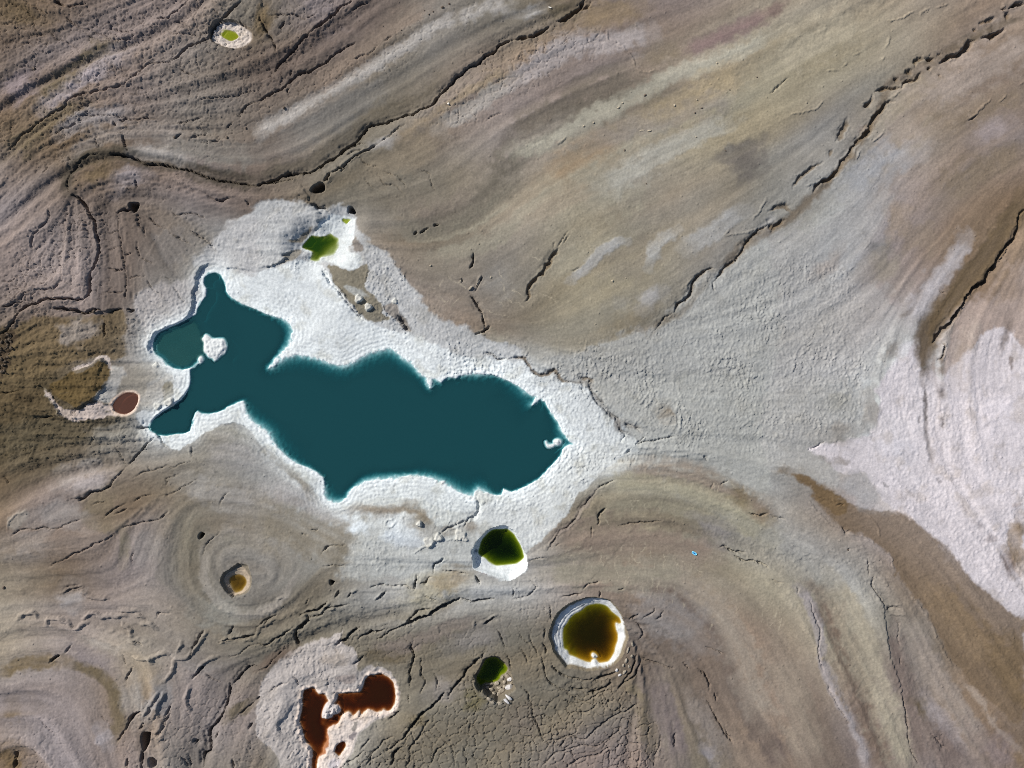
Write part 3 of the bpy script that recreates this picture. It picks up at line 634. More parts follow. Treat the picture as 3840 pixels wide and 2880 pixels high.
 ('23', '700,910 760,880 830,860 890,830', 7, 1.1), ('23', '1130,740 1060,840 1000,910 950,930', 3.5, .8), ('23', '1080,680 1050,780 980,880 940,960 900,1010', 3.5, .8), ('23', '450,1000 560,1080 640,1100 750,1030 860,990', 2.5, .5),
 ('23', '400,1050 500,1100 620,1100', 2, .4), ('23', '490,1195 550,1170 630,1200 700,1150 760,1090', 2.5, .5), ('23', '720,1090 800,1110 900,1060', 2, .4), ('23', '70,960 130,1030 180,1120 190,1230 240,1350 300,1410 400,1410 490,1360',
 3, .6), ('23', '490,1360 600,1420 660,1370 760,1290 860,1220 960,1180 1090,1100', 3, .6), ('23', '260,1659 360,1560 460,1510 600,1470 760,1460 880,1380 960,1300', 2.5, .55), ('23', '460,1659 600,1570 720,1550 860,1480', 2.5, .5),
 ('23', '1140,1380 1200,1320', 3, .6), ('23', '1130,710 1200,740 1290,770', 3.5, .6), ('23', '1290,770 1390,800', 2.5, .4), ('23', '1480,740 1520,780 1540,800', 3, .5), ('23', '1620,800 1680,890 1710,960 1710,1000', 3.5, .6),
 ('23', '1690,1080 1740,1170 1800,1280 1850,1380 1890,1450', 3.5, .6), ('23', '1740,1010 1755,1070', 4, .4), ('23', '1060,360 1100,440 1130,520 1090,570', 3, .6), ('23', '1020,370 1100,330', 2.5, .5), ('23', '1140,370 1210,330 1240,270', 2.5, .5),
 ('23', '1240,380 1280,370 1310,300', 2.5, .5), ('23', '600,130 580,150 440,180', 3, .7), ('23', '600,110 660,60 760,50', 2.5, .5), ('23', '330,270 330,330 340,370', 3, .6), ('23', '760,130 770,180', 3, .7), ('23', '900,110 960,100', 3, .5),
 ('23', '1410,1330 1410,1450 1430,1500', 4, .4), ('23', '1280,1370 1270,1500 1230,1640', 4, .4), ('23', '10,100 20,190', 3, .6), ('23', '0,200 120,180 200,90 150,40', 2.5, .4), ('23', '1660,610 1760,640 1850,690', 2.5, .4),
 ('23', '1840,1310 1890,1450', 2.5, .4),
 ('33', '920,0 915,90 960,190 1000,260 990,290', 3, .5), ('33', '1140,300 1080,290 1010,310', 4, .5), ('33', '1150,1010 1170,1100 1210,1250 1220,1400 1240,1480', 3.5, .5), ('33', '1240,1490 1270,1560 1300,1640', 3, .4),
 ('33', '370,220 390,300 440,480 430,600 450,700 490,830', 3, .35), ('33', '500,900 560,1050 640,1180 700,1300', 2.5, .3), ('33', '1110,380 1140,430 1140,600', 3, .3), ('33', '1420,1370 1500,1480 1560,1530', 5, .35), ('33', '260,90 255,150', 3, .3),
 ('33', '1150,690 1140,760', 3, .3), ('33', '20,40 130,55', 3, .3),
 ('32', '850,1500 880,1600 890,1659', 3, .4), ('32', '640,1240 680,1280 720,1265', 4, .4), ('32', '350,570 420,540 480,505', 3, .4), ('32', '600,1050 660,1030', 3, .4), ('32', '680,1430 690,1440', 5, .6),
 ('32', '1700,740 850,740', 0.1, .01), ('32', '0,1150 100,1170 150,1200', 3, .4),
 # lower left
 ('02', '310,305 400,280 500,265', 2.5, .6), ('02', '0,80 100,60 160,40', 2.5, .6), ('02', '1300,480 1250,520 1200,580 1130,660 1080,710', 4, .7), ('02', '1080,710 1030,780 990,830 950,880', 2.5, .5),
 ('02', '990,850 920,900 840,920 790,940 720,990 630,1000', 4, .7), ('02', '970,520 1000,600 1080,710', 2.5, .4), ('02', '1150,1025 1220,980 1300,960', 3.5, .5), ('02', '900,1150 1000,1080 1090,1030', 2.5, .5), ('02', '1000,1140 1090,1080', 2.5, .5),
 ('02', '800,1040 950,1005', 2, .35), ('02', '1040,1245 1110,1225 1250,1190 1350,1180 1460,1110', 3, .5), ('02', '110,1290 200,1240 330,1250 500,1250 580,1210 640,1180 710,1160', 2.5, .45), ('02', '400,1570 520,1530 650,1460 760,1420 850,1370 920,1340 990,1290', 2.5, .45),
 ('02', '1150,805 1200,780 1290,750 1390,720 1430,690 1480,720 1560,690 1620,680', 2.5, .4), ('02', '1290,750 1260,700', 2, .3), ('02', '1390,880 1450,860 1440,820 1560,770', 2, .3), ('02', '1620,550 1630,620', 3, .3),
 ('02', '1300,400 1350,460 1380,510 1430,540', 4, .7), ('02', '1150,380 1220,380 1280,385', 5, .9), ('02', '780,430 800,470 740,560', 3, .4), ('02', '1740,1490 1780,1400 1850,1320 1890,1270', 3, .3), ('02', '1150,1440 1130,1500 1140,1560', 3, .4),
 ('02', '460,120 510,190', 4, .4), ('02', '640,230 600,290', 2, .3), ('02', '660,240 620,280', 2, .3), ('02', '70,850 20,800', 2.5, .4), ('02', '1640,1400 1640,1600', .1, .01), ('02', '1360,970 1500,930 1560,890 1700,820', 2, .3), ('02', '1890,1080 1920,1000 1980,930', 2, .3),
 ('03', '520,680 470,710 430,745', 6, .9), ('03', '610,590 580,640 555,670', 3, .4), ('03', '1220,1170 1150,1210 1110,1260 1080,1320', 9, 1.3), ('03', '1080,1320 1050,1350 1020,1440', 3, .6), ('03', '1250,1260 1210,1310', 4, .7),
 ('03', '1240,1500 1240,1600 1250,1659', 6, 1.5), ('03', '1110,1580 1115,1659', 4, .9), ('03', '1300,1340 1360,1370 1400,1310 1480,1170', 6, .5), ('03', '1770,780 1720,820 1680,880 1650,910', 7, .9), ('03', '1770,470 1700,560 1650,640 1630,740', 4, .5),
 ('03', '1960,510 2000,420', 6, .7), ('03', '2212,500 2130,520 2000,530 1950,550 1880,590', 4, .7), ('03', '1960,930 1970,1000 1960,1080 1930,1160 1900,1220 1850,1290 1800,1340 1800,1400 1815,1450 1810,1530 1760,1560 1760,1659', 5.5, 1.2),
 ('03', '1980,950 2050,900 2150,800 2212,795', 4, .8), ('03', '2212,1070 2120,1150 2050,1220', 3, .5), ('03', '1880,1340 1850,1420', 3, .6), ('03', '1780,850 1820,900 1880,920', 3, .5), ('03', '1710,1430 1680,1470', 4, .8), ('03', '1560,1560 1600,1620 1620,1659', 3, .7),
 ('03', '1640,1659 1620,1560', 3, .6), ('03', '2020,1580 2020,1659', 4, .8), ('03', '2212,580 2150,600 2060,680 1990,700', 3, .5), ('03', '1500,1100 1440,1200 1390,1300', 3, .5), ('03', '110,1500 130,1560 110,1659', 8, .8), ('03', '1180,770 1110,850 1100,920', 3, .5),
 ('03', '1070,680 1110,750', 2, .3), ('03', '880,1200 950,1300', 3, .3), ('03', '350,1240 430,1330 500,1390', 3, .3), ('03', '530,160 600,120 700,80', 4, .5), ('03', '1350,370 1370,330 1470,310', 3, .4), ('03', '1240,590 1180,570 1130,570', 3, .4),
 ('03', '2180,1280 2150,1330', 5, .6), ('03', '1890,0 1910,60', .1, .01),
]
# raised rolls of salty mud: crop, line, half width px, height m
ROLLS = [('03', s, 9, .55) for s in ['160,350 210,320 260,310 310,320 335,355', '415,430 440,375 520,355 580,365', '520,370 590,400 640,450 690,440 720,400 770,390', '730,355 790,320 830,330 870,360 920,350 1000,345 1090,350',
 '760,170 830,190 940,195', '690,120 760,150', '530,150 600,110 700,80', '1050,300 1190,310', '1050,400 1060,430 1120,470 1130,520', '1120,570 1190,575', '1170,690 1280,710 1320,700 1370,680 1440,670', '1290,700 1310,740',
 '1490,700 1600,710 1680,620 1780,480', '1530,660 1570,570', '1500,720 1480,820 1420,900', '1880,700 1800,720 1740,760 1690,850', '1890,590 1960,540 2090,510', '2110,545 2190,530', '1220,430 1300,420 1350,450', '1170,355 1240,365', '1640,960 1610,1060 1640,1160',
 '1380,1000 1320,1100 1250,1200', '1440,1000 1380,1110 1300,1230', '2080,520 2190,480']] + [
 ('13', s, 7, .5) for s in ['0,530 30,450 100,410 180,370', '400,340 450,295 530,290', '560,330 620,250 640,230', '620,300 700,275', '680,180 720,130', '800,170 870,110', '1010,200 1110,140', '190,220 240,180', '1860,450 1890,390', '1950,410 2080,330', '1580,490 1560,460']] + [
 ('22', s, 3, .25) for s in ['980,480 1010,455', '1820,730 1900,740']] + [('11', s, 5, .4) for s in ['1940,730 1890,850', '1880,810 1830,850', '1775,750 1760,790', '690,790 740,850 790,930', '800,950 840,990 880,1050']] + [
 ('21', s, 4, .3) for s in ['1560,740 1500,800', '1540,870 1470,920 1410,1000', '2110,320 2000,360 1850,380', '2200,60 2150,150 2080,240', '1880,330 1840,370']] + [
 ('30', s, 4, .3) for s in ['1250,90 1170,150 1100,180 1030,190', '1390,70 1300,120', '1050,310 1010,400', '1000,480 980,520', '1560,30 1450,70', '610,600 520,610', '470,870 410,940 200,990', '1150,790 1070,860', '1000,1160 890,1230', '1930,850 1820,930 1800,970 1720,1040', '2060,820 1990,880',
 '800,1300 750,1370', '380,1580 330,1610', '2212,700 2170,730', '800,460 750,490', '690,540 640,570']] + [
 ('20', s, 4, .3) for s in ['820,270 830,340 900,400 1000,450 1040,490 1070,580', '870,340 1000,440', '1070,590 1180,630', '470,1190 390,1250', '30,520 80,440 240,410', '1220,600 1190,630', '840,790 850,820']] + [
 ('33', s, 5, .3) for s in ['1040,340 1170,350', '1240,190 1340,290 1390,360', '1420,420 1460,560 1590,780', '1030,270 1140,260']] + [
 ('32', s, 4, .25) for s in ['340,1010 420,1090 480,1150 600,1240 700,1290', '700,1300 830,1320 930,1380', '960,1420 1050,1490 1080,1600', '870,1150 940,1240 960,1320', '640,1060 560,1010']] + [
 ('02', s, 4, .25) for s in ['80,1250 90,1190 150,1120 230,1090', '1600,540 1630,620 1700,680', '1700,680 1800,720 1880,770']] + [
 ('31', s, 3, .2) for s in ['760,640 700,690', '900,400 850,500']] + [('12', s, 4, .3) for s in ['1370,1460 1440,1400 1560,1380', '1640,1350 1720,1340 1800,1400', '1180,1190 1130,1190 1120,1230', '1200,1200 1180,1240 1130,1250']]
# scarps: crop, line, step m, side that stands higher (+1 left of travel), reach m
SCARPS = [
 ('01', '1840,610 1760,640 1700,700 1680,740 1670,830 1655,900 1660,980 1610,1080 1500,1140 1390,1190 1330,1240 1280,1310 1290,1390 1340,1430', .85, -1, 8),
 ('B', '150,1060 300,900 420,760 500,640 600,560 580,470 680,410 780,350 870,230', 1.4, 1, 8),
 ('11', '0,670 60,645 150,640 180,620 230,590 260,560 230,530 330,480 400,450', .7, 1, 6),
 ('01', '1860,620 1960,655 2100,670 2212,668', .5, 1, 6),
 ('22', '730,920 560,1130 400,1300 150,1480', .6, 1, 8),
 ('02', '1290,380 1340,300 1420,240 1500,190 1570,140 1610,80 1640,10', .9, 1, 6),
 ('D', '100,600 200,740 320,880 430,970 600,985 760,960 900,920', .4, -1, 6),
 ('D', '960,420 860,570 730,720 640,780 560,830 480,830 290,700', .9, -1, 7),
 ('D', '470,310 600,290 720,230 830,150 920,180 980,290', .7, -1, 5),
 ('01', '680,1060 800,1040 900,1030 1080,1010', 1.0, 1, 7),
 ('10', '1500,910 1700,700 1850,570 2060,440', .5, 1, 6),
 ('31', '2170,320 1970,640 1740,880 1510,1190', .7, -1, 9),
 ('30', '1800,320 1560,505', .5, -1, 6), ('30', '930,1000 740,1250 540,1530', .5, 1, 6),
 ('13', '1760,190 1560,300 1270,430', .9, -1, 6), ('13', '890,440 680,600', .6, -1, 6),
 ('00', '1560,1445 1290,1405 1040,1330 850,1325', .6, -1, 6),
 ('33', '915,90 1000,270 1040,600 1130,900 1210,1250', .5, -1, 8),
 ('H', '160,560 60,690 -40,830 -100,900 -160,1010 -110,1100 -20,1180', .9, -1, 6),
]
HOLES = [('01', '1115,100 1155,90 1195,100 1190,150 1160,178 1140,160 1115,140', 6), ('10', '470,1650 500,1610 560,1580 590,1600 585,1640 545,1659 500,1662', 6), ('B', '1320,95 1400,110 1450,170 1465,240 1330,205 1295,200', 5),
 ('02', '1722,1300 1735,1290 1755,1300 1740,1325 1725,1340 1712,1325', 4), ('13', '640,42 672,45 668,60 655,80 640,70', 4), ('03', '1240,1350 1300,1340 1312,1380 1290,1450 1255,1500 1236,1430', 5),
 ('01', '1120,1010 1100,1020 1160,1020 1130,1045', 2.0), ('03', '1300,1560 1350,1570 1355,1630 1310,1640', 2.5)]

# ------------------------------------------------------------------ water bodies
LAKE_PTS = np.vstack([px(c, s) for c, s in [
 ('01', '1860,690 1800,705 1762,745 1755,790 1785,850 1780,900 1735,950 1705,1010 1690,1060 1620,1095 1540,1135 1440,1180 1370,1215 1335,1260 1320,1310 1325,1370 1345,1405 1400,1440 1440,1490 1500,1525 1580,1535 1640,1520 1670,1505 1715,1455 1722,1465 1685,1510 1645,1532 1645,1600 1640,1659'),
 ('02', '1635,20 1600,90 1560,140 1490,190 1410,235 1350,280 1310,325 1290,375 1310,415 1370,445 1440,450 1520,435 1590,430 1640,410 1650,370 1665,310 1690,250 1710,235 1740,255 1810,260 1880,245 1940,225 1960,200 2020,180 2070,155 2105,150 2110,200 2130,260 2170,320 2212,350'),
 ('12', '60,390 110,430 130,490 200,570 290,650 380,700 440,720 520,760 580,810 590,870 585,940 600,1000 670,1030 740,1015 790,985 810,930 850,890 940,850 1030,830 1120,825 1230,810 1330,790 1400,790 1500,810 1600,850 1690,900 1770,945 1880,980 1900,930 1920,915 1960,930 2000,945 2080,965 2120,960 2140,910 2212,935'),
 ('22', '70,910 150,870 230,820 300,750 360,690 420,620 440,570 470,535 540,520 490,490 470,450 430,400 400,330 350,260 310,200 290,150 240,130 170,180 200,115 130,75 60,15 0,-15'),
 ('11', '2130,1610 2050,1580 1950,1570 1850,1565 1770,1580 1720,1605 1660,1595 1620,1620 1600,1640 1560,1620 1520,1600 1500,1690 1480,1650 1470,1590 1430,1570 1390,1520 1330,1465 1270,1430 1230,1390 1190,1360 1120,1350 1050,1370 960,1395 890,1430 830,1470 740,1500 650,1480 580,1450 500,1425 420,1410 330,1400 260,1420 200,1450 140,1510 110,1520 170,1440 220,1390 280,1330 310,1250 320,1190 290,1130 220,1090 130,1065 60,1040'),
 ('01', '2212,1010 2130,980 2050,940 1990,900 1955,860 1950,810 1930,760 1900,710')]])
# name, water outline, rim outline, level, (beach share, cliff start), (bed slope, max depth), deep colour, absorption rgb, k, salt colour, wall colour, salt share
POOLS = [
 dict(n='A', w=('A', '700,790 760,700 860,625 1000,625 1130,660 1250,720 1330,800 1360,870 1320,960 1200,1015 1100,1045 1000,1040 900,990 780,915 710,860'),
      r=('A', '300,1000 200,880 230,650 300,450 420,330 620,260 850,220 1100,225 1350,310 1550,390 1700,480 1830,620 1900,800 1890,950 1780,1100 1600,1210 1400,1290 1150,1310 900,1280 700,1220 520,1120 380,1060'),
      z=-1.9, prof=(.30, .86), bed=(1.3, .55), deep=(128, 144, 12), sig=(.8, .45, 5.0), k=2.6, salt=(214, 204, 196), wall=(116, 104, 90), ss=.86,
      label='bright yellow-green pond in the small white salt-lined sinkhole at top', wl='small oval sinkhole lined with pinkish white salt around a yellow-green pond'),
 dict(n='B', w=('B', '205,1045 330,900 430,790 480,795 640,810 760,790 850,745 900,740 990,800 1090,850 1100,950 1100,1060 1040,1150 1010,1220 900,1280 720,1320 660,1340 630,1400 520,1415 440,1390 395,1350 430,1260 440,1180 380,1150 270,1110'),
      z=-2.2, bed=(.9, 1.1), grad=(-.62, .6), deep=(28, 60, 8), sig=(.9, .4, 6.0), k=3.6, salt=(214, 220, 220),
      label='green and yellow pond on the white salt north of the big lake'),
 dict(n='C', w=('B', '1170,440 1190,380 1260,390 1380,400 1340,450 1290,510 1240,500'), z=-1.9, bed=(1.4, .5), deep=(136, 150, 24), sig=(.8, .4, 5.0), k=2.4, salt=(214, 220, 220),
      label='tiny yellow-green puddle at the tip of the white salt fan'),
 dict(n='D', w=('D', '1010,770 1060,700 1150,630 1250,615 1340,645 1345,740 1310,820 1240,880 1140,905 1040,870 1010,810'), z=-1.2, bed=(2.0, 1.2), deep=(92, 64, 54), sig=(1.0, 2.4, 3.0), k=3.0, salt=(228, 206, 188),
      bank=.2, label='small oval reddish-brown pond with a pale rim west of the big lake'),
 dict(n='E', w=('E', '330,850 360,700 400,560 480,450 600,340 720,280 880,270 1020,260 1110,310 1220,410 1290,520 1360,640 1410,760 1440,880 1440,980 1280,1110 1100,1140 900,1160 760,1165 660,1120 560,1050 480,970 400,940'),
      r=('E', '170,820 240,640 330,540 430,440 560,330 700,260 880,210 1020,215 1090,270 1200,330 1290,480 1370,640 1440,800 1500,880 1520,1000 1530,1130 1480,1260 1340,1400 1190,1500 1050,1530 960,1480 850,1450 700,1400 450,1330 250,1250 200,1100 190,960'),
      z=-2.9, prof=(.40, .70), bed=(.6, 3.0), dn=.9, deep=(5, 13, 1), sig=(1.0, .55, 5.0), k=1.1, salt=(226, 232, 234), wall=(200, 204, 206), ss=1.1, bedcol=(140, 150, 60),
      label='dark green pond in the white-walled sinkhole at the south shore of the lake', wl='steep white salt wall around the dark green pond south of the lake'),
 dict(n='F', w=('F', '375,1000 370,850 390,730 460,640 520,540 620,450 760,380 900,270 1050,235 1200,240 1330,300 1420,400 1500,460 1580,530 1610,620 1600,650 1550,670 1490,650 1500,760 1540,880 1530,1020 1490,1140 1460,1260 1380,1400 1300,1460 1150,1480 1100,1450 1060,1400 1000,1420 970,1470 850,1450 700,1390 600,1340 520,1310 470,1220 400,1170'),
      r=('F', '140,1080 90,920 110,780 150,620 250,450 400,320 560,220 760,140 950,100 1150,110 1350,160 1450,240 1560,370 1640,520 1690,720 1740,880 1740,1000 1680,1150 1640,1300 1560,1430 1420,1530 1250,1590 1100,1620 930,1660 780,1630 600,1590 480,1590 330,1420 200,1260'),
      z=-2.9, prof=(.50, .80), bed=(.46, 3.0), deep=(26, 24, 2), sig=(.42, .62, 4.0), k=1.25, salt=(222, 226, 228), wall=(132, 122, 104), ss=.72, bedcol=(196, 150, 60), bedcol2=(140, 140, 30),
      label='olive-brown pond in the large round salt-ringed sinkhole near the bottom', wl='large round sinkhole with terraced white salt ring around olive-brown water'),
 dict(n='G', w=('G', '200,830 290,670 400,430 500,260 700,180 900,210 1150,430 1210,560 1140,690 1000,770 960,880 850,960 700,1000 500,1010 380,1080 300,1030'),
      r=('G', '160,820 270,660 380,420 480,240 600,200 700,160 800,185 920,200 1000,290 1160,420 1210,520 1240,620 1290,650 1330,800 1370,880 1350,1010 1430,1180 1380,1290 1280,1330 1100,1470 960,1570 850,1640 750,1540 580,1450 420,1300 340,1150 230,1000'),
      z=-5.0, prof=(.22, .88), bed=(.5, 1.8), deep=(50, 74, 4), sig=(.9, .4, 5.0), k=1.4, salt=(150, 144, 132), wall=(122, 114, 100), ss=.05, bedcol=(150, 160, 40),
      label='green pond half in shadow in the rubble-filled sinkhole at the bottom', wl='deep shadowed sinkhole with broken slabs on its floor'),
 dict(n='H', w=('H', '240,470 300,430 390,400 430,430 480,500 550,510 600,580 640,640 700,660 745,560 760,490 850,475 1000,470 1110,470 1150,390 1200,290 1260,210 1330,215 1420,190 1530,230 1620,300 1660,380 1680,480 1675,600 1640,700 1560,780 1480,760 1400,800 1250,755 1120,830 1090,770 1000,840 930,765 840,840 800,970 700,1020 640,1080 650,1200 640,1290 590,1350 590,1440 490,1490 450,1640 440,1760 370,1760 350,1560 370,1440 350,1320 250,1220 200,1060 160,950 200,760 230,640'),
      z=-1.9, bed=(.5, 1.5), dn=1.2, wv=.55, bank=.75, deep=(46, 23, 8), sig=(.9, 2.3, 5.0), k=2.4, salt=(222, 208, 198), bedcol=(176, 120, 84),
      label='branching rust-brown pond between pinkish salt crusts at the bottom edge'),
 dict(n='h', w=('H', '720,1400 740,1330 790,1270 850,1235 890,1250 895,1300 850,1390 790,1470 750,1440'), z=-2.0, bed=(1.0, 1.6), deep=(52, 24, 5), sig=(.9, 2.4, 5.5), k=2.6, wv=.4, bank=.5, salt=(216, 204, 196), bedcol=(170, 110, 60),
      label='tiny rust-brown pool enclosed by salt beside the branching pond'),
 dict(n='I', w=('I', '590,830 620,690 760,580 950,530 1110,560 1220,630 1290,740 1310,850 1280,980 1210,1080 1150,1180 1050,1240 850,1290 740,1200 690,1080 610,900'),
      r=('I', '230,830 250,680 420,480 650,330 850,200 920,130 1100,150 1250,160 1370,230 1420,380 1490,560 1500,700 1470,850 1450,1000 1350,1200 1200,1330 1000,1400 800,1430 740,1500 640,1400 480,1280 350,1120 250,960'),
      z=-2.1, prof=(.45, .8), bed=(.6, 1.4), deep=(78, 62, 26), sig=(.9, 1.1, 3.4), k=1.0, salt=(186, 170, 150), wall=(126, 118, 104), ss=.62, bedcol=(170, 140, 90),
      label='small brown pond in the stepped muddy sinkhole at lower left', wl='small stepped mud sinkhole with tan ledge around brown water'),
]
LAKE_Z = -1.6
ISLES = [  # crop, outline, level, height, object label
 ('S', '230,500 300,430 360,310 430,340 520,400 600,490 900,490 1120,500 1200,600 1240,740 1270,850 1200,1000 1150,1120 1000,1180 900,1300 740,1410 720,1360 620,1300 480,1250 400,1120 310,1020 300,850 310,700 300,600', LAKE_Z, .38, 'ragged white salt island in the western arm of the lake'),
 ('S', '40,1480 50,1360 120,1290 160,1330 170,1440 110,1510', LAKE_Z, .4, 'tiny white salt stub at the spit west of the salt island'),
 ('22', '365,500 375,485 400,480 420,495 415,515 390,522', LAKE_Z, .5, 'small round white salt mound near the eastern tip of the lake'),
 ('22', '290,500 305,525 340,530 365,520 350,540 310,540', LAKE_Z, .2, 'thin curved salt ridge beside the small mound at the eastern lake tip'),
 ('H', '530,890 560,740 620,660 700,690 760,700 795,750 780,810 690,840 660,890', -1.9, 1.5, 'pale flat-topped salt island in the rust-brown pond'),
 ('F', '1000,1330 1030,1300 1090,1340 1080,1370 1030,1370', -2.9, 1.3, 'white mushroom of salt standing in the olive-brown pond'),
 ('12', '1600,845 1620,845 1620,862 1600,862', LAKE_Z, .5, 'tiny white salt knob off the southern lake shore'),
]
MOUNDS = [  # crop, centre, radius px, height m, label
 ('M', '470,420', 14.5, .95, 'flat round salt disc, upper of two on the dark mud patch'),
 ('M', '830,740', 14.0, .95, 'flat round salt disc, lower of two on the dark mud patch'),
 ('K', '100,215', 10.5, 1.1, 'small round pale pillar casting a shadow on brown mud south of lake'),
 ('K', '715,640', 15, .9, 'pale lumpy salt block beside the gully south of the lake'),
 ('K', '420,790', 19, .8, 'wide pale salt block west of the lumpy one south of lake'),
 ('K', '1400,560', 20, .6, 'broad low salt block near the rim of the dark green pond'),
 ('K', '1560,700', 10, .5, 'small round salt knob nearest the dark green pond'),
 ('D', '1750,750', 17, .7, 'round salt mound on the western shore of the lake'),
 ('D', '1590,800', 13, .5, 'round salt knob between reddish pond and lake'),
 ('D', '1550,250', 10, .4, 'small ring of salt southwest of the round lake arm'),
 ('11', '1195,945', 10, .5, 'small round salt knob on the wrinkled crust north of lake'),
]

# ------------------------------------------------------------------ bed direction field and streak textures
def resample(p, step):
    seg = np.hypot(*np.diff(p, axis=0).T)
    s = np.concatenate([[0], np.cumsum(seg)])
    n = max(2, int(s[-1] / step) + 1)
    t = np.linspace(0, s[-1], n)
    return np.stack([np.interp(t, s, p[:, 0]), np.interp(t, s, p[:, 1])], 1)


segs = []
for code, s in GUIDES:
    segs.append((resample(smooth_line(PT(code, s)), 6), 1.6))
for b in BANDS:
    segs.append((resample(smooth_line(PT(b[0], b[1])), 6), 1.0))
for c in CRACKS:
    if len(c[1]) > 60 and c[2] > 3:
        segs.append((resample(smooth_line(PT(c[0], c[1])), 6), .6))
mid, v2, wt = [], [], []
for p, w in segs:
    d = np.diff(p, axis=0)
    ang = np.arctan2(d[:, 1], d[:, 0])
    mid.append((p[1:] + p[:-1]) / 2)
    v2.append(np.stack([np.cos(2 * ang), np.sin(2 * ang)], 1))
    wt.append(np.hypot(d[:, 0], d[:, 1]) * w)
mid, v2, wt = np.vstack(mid), np.vstack(v2), np.concatenate(wt)
CS = 10
cx, cy = X[::CS, ::CS].ravel(), Y[::CS, ::CS].ravel()
c2 = np.zeros((len(cx), 2))
for k in range(0, len(cx), 2000):
    d2 = (cx[k:k + 2000, None] - mid[None, :, 0]) ** 2 + (cy[k:k + 2000, None] - mid[None, :, 1]) ** 2
    ww = wt / (d2 + 45) ** 1.6
    c2[k:k + 2000] = ww @ v2
ang = 0.5 * np.arctan2(c2[:, 1], c2[:, 0])
cshape = X[::CS, ::CS].shape


def upsample(a, shape=None):
    """bilinear blow-up of a coarse field back onto the grid"""
    h, w = a.shape
    fy = np.clip(np.arange(ny) / CS, 0, h - 1.001) if shape is None else np.linspace(0, h - 1.001, shape[0])
    fx = np.clip(np.arange(nx) / CS, 0, w - 1.001) if shape is None else np.linspace(0, w - 1.001, shape[1])
    y0, x0 = fy.astype(int), fx.astype(int)
    ty, tx = (fy - y0)[:, None], (fx - x0)[None, :]
    r0, r1 = a[y0], a[y0 + 1]
    return ((r0[:, x0] * (1 - tx) + r0[:, x0 + 1] * tx) * (1 - ty) + (r1[:, x0] * (1 - tx) + r1[:, x0 + 1] * tx) * ty).astype(np.float32)


u2, w2 = upsample(np.cos(2 * ang).reshape(cshape)), upsample(np.sin(2 * ang).reshape(cshape))
th = 0.5 * np.arctan2(w2, u2)
UX, UY = np.cos(th).astype(np.float32), np.sin(th).astype(np.float32)


def lic(N, ux, uy, steps, step):
    h, w = ux.shape
    fx, fy = ux.ravel(), uy.ravel()
    Nf = N.reshape(h * w, -1)
    acc = Nf.copy()
    gx0 = np.tile(np.arange(w, dtype=np.float32), h)
    gy0 = np.repeat(np.arange(h, dtype=np.float32), w)
    for sg in (1, -1):
        qx, qy = gx0.copy(), gy0.copy()
        vx, vy = fx * sg, fy * sg
        for k in range(steps):
            qx = np.clip(qx + vx * step, 0, w - 1)
            qy = np.clip(qy + vy * step, 0, h - 1)
            idx = (qy + .5).astype(np.int32) * w + (qx + .5).astype(np.int32)
            idx = np.minimum(idx, h * w - 1)
            ax, ay = fx[idx], fy[idx]
            sgn = np.where(ax * vx + ay * vy < 0, -1, 1).astype(np.float32)
            vx, vy = ax * sgn, ay * sgn
            acc += Nf[idx]
    return (acc / (2 * steps + 1)).reshape(N.shape)


def norm(a):
    a = a - a.mean()
    return (a / a.std()).astype(np.float32)


rng = np.random.RandomState(5)
QS = 3
Xq, Yq = X[::QS, ::QS], Y[::QS, ::QS]
UXq, UYq = UX[::QS, ::QS], UY[::QS, ::QS]


def from_q(a):
    if a.ndim == 3:
        return np.stack([upsample(a[..., k], (ny, nx)) for k in range(a.shape[2])], -1)
    return upsample(a, (ny, nx))


# broad streaks
band_q = norm(lic(norm(fbm(Xq, Yq, 5.0, 3, 101)), UXq, UYq, 26, 1.0))
band2_q = norm(lic(norm(fbm(Xq, Yq, 14.0, 2, 105)), UXq, UYq, 34, 1.0))
hue_q = norm(lic(norm(fbm(Xq, Yq, 10.0, 2, 131)), UXq, UYq, 20, 1.0))
# long coherent beds: the terraces left by the sinking shoreline
bed_q = norm(lic(norm(fbm(Xq, Yq, 3.6, 3, 111)), UXq, UYq, 78, 1.0))
bed2_q = norm(lic(norm(fbm(Xq, Yq, 9.0, 2, 115)), UXq, UYq, 90, 1.0))
BEDF, BED2F = from_q(bed_q), from_q(bed2_q)
BANDF, BAND2F, HUEF = from_q(band_q), from_q(band2_q), from_q(hue_q)
# fine streaks
FINE = norm(lic(rng.randn(ny, nx).astype(np.float32), UX, UY, 9, 1.0))
MIDF = norm(lic(norm(fbm(X, Y, 1.6, 2, 141)), UX, UY, 10, 1.0))

# ------------------------------------------------------------------ soil colour field
edge_n = fbm(X, Y, 3.0, 3, 161)


def mask_area(M, code, s, val, soft):
    r = poly_sd(smooth_line(PT(code, s), True, 3), soft, 2.5)
    if r is not None:
        sl, D = r
        M[sl] = np.maximum(M[sl], val * (1 - sstep(-soft, soft, D + edge_n[sl] * soft)))


calm = np.zeros((ny, nx), np.float32)      # smooth silt without visible bedding
mask_area(calm, 'o', '880,520 1050,400 1250,300 1600,130 1900,20 2150,20 1950,200 1750,430 1500,620 1330,740 1100,740', 1.0, 9)
mask_area(calm, 'o', '400,1090 560,1050 760,1130 730,1260 560,1290 400,1270', .55, 6)
mask_area(calm, 'o', '1250,1200 1500,1130 1700,1260 1800,1450 1850,1700 1650,1700 1500,1420 1350,1290', .75, 7)
mask_area(calm, 'o', '1850,150 2212,50 2212,350 2050,600 1900,500', .7, 9)
mask_area(calm, 'o', '1050,1400 1180,1320 1190,1480 1080,1700 900,1700', .8, 6)
gxp = X / S + 1920
gyp = 1440 - Y / S
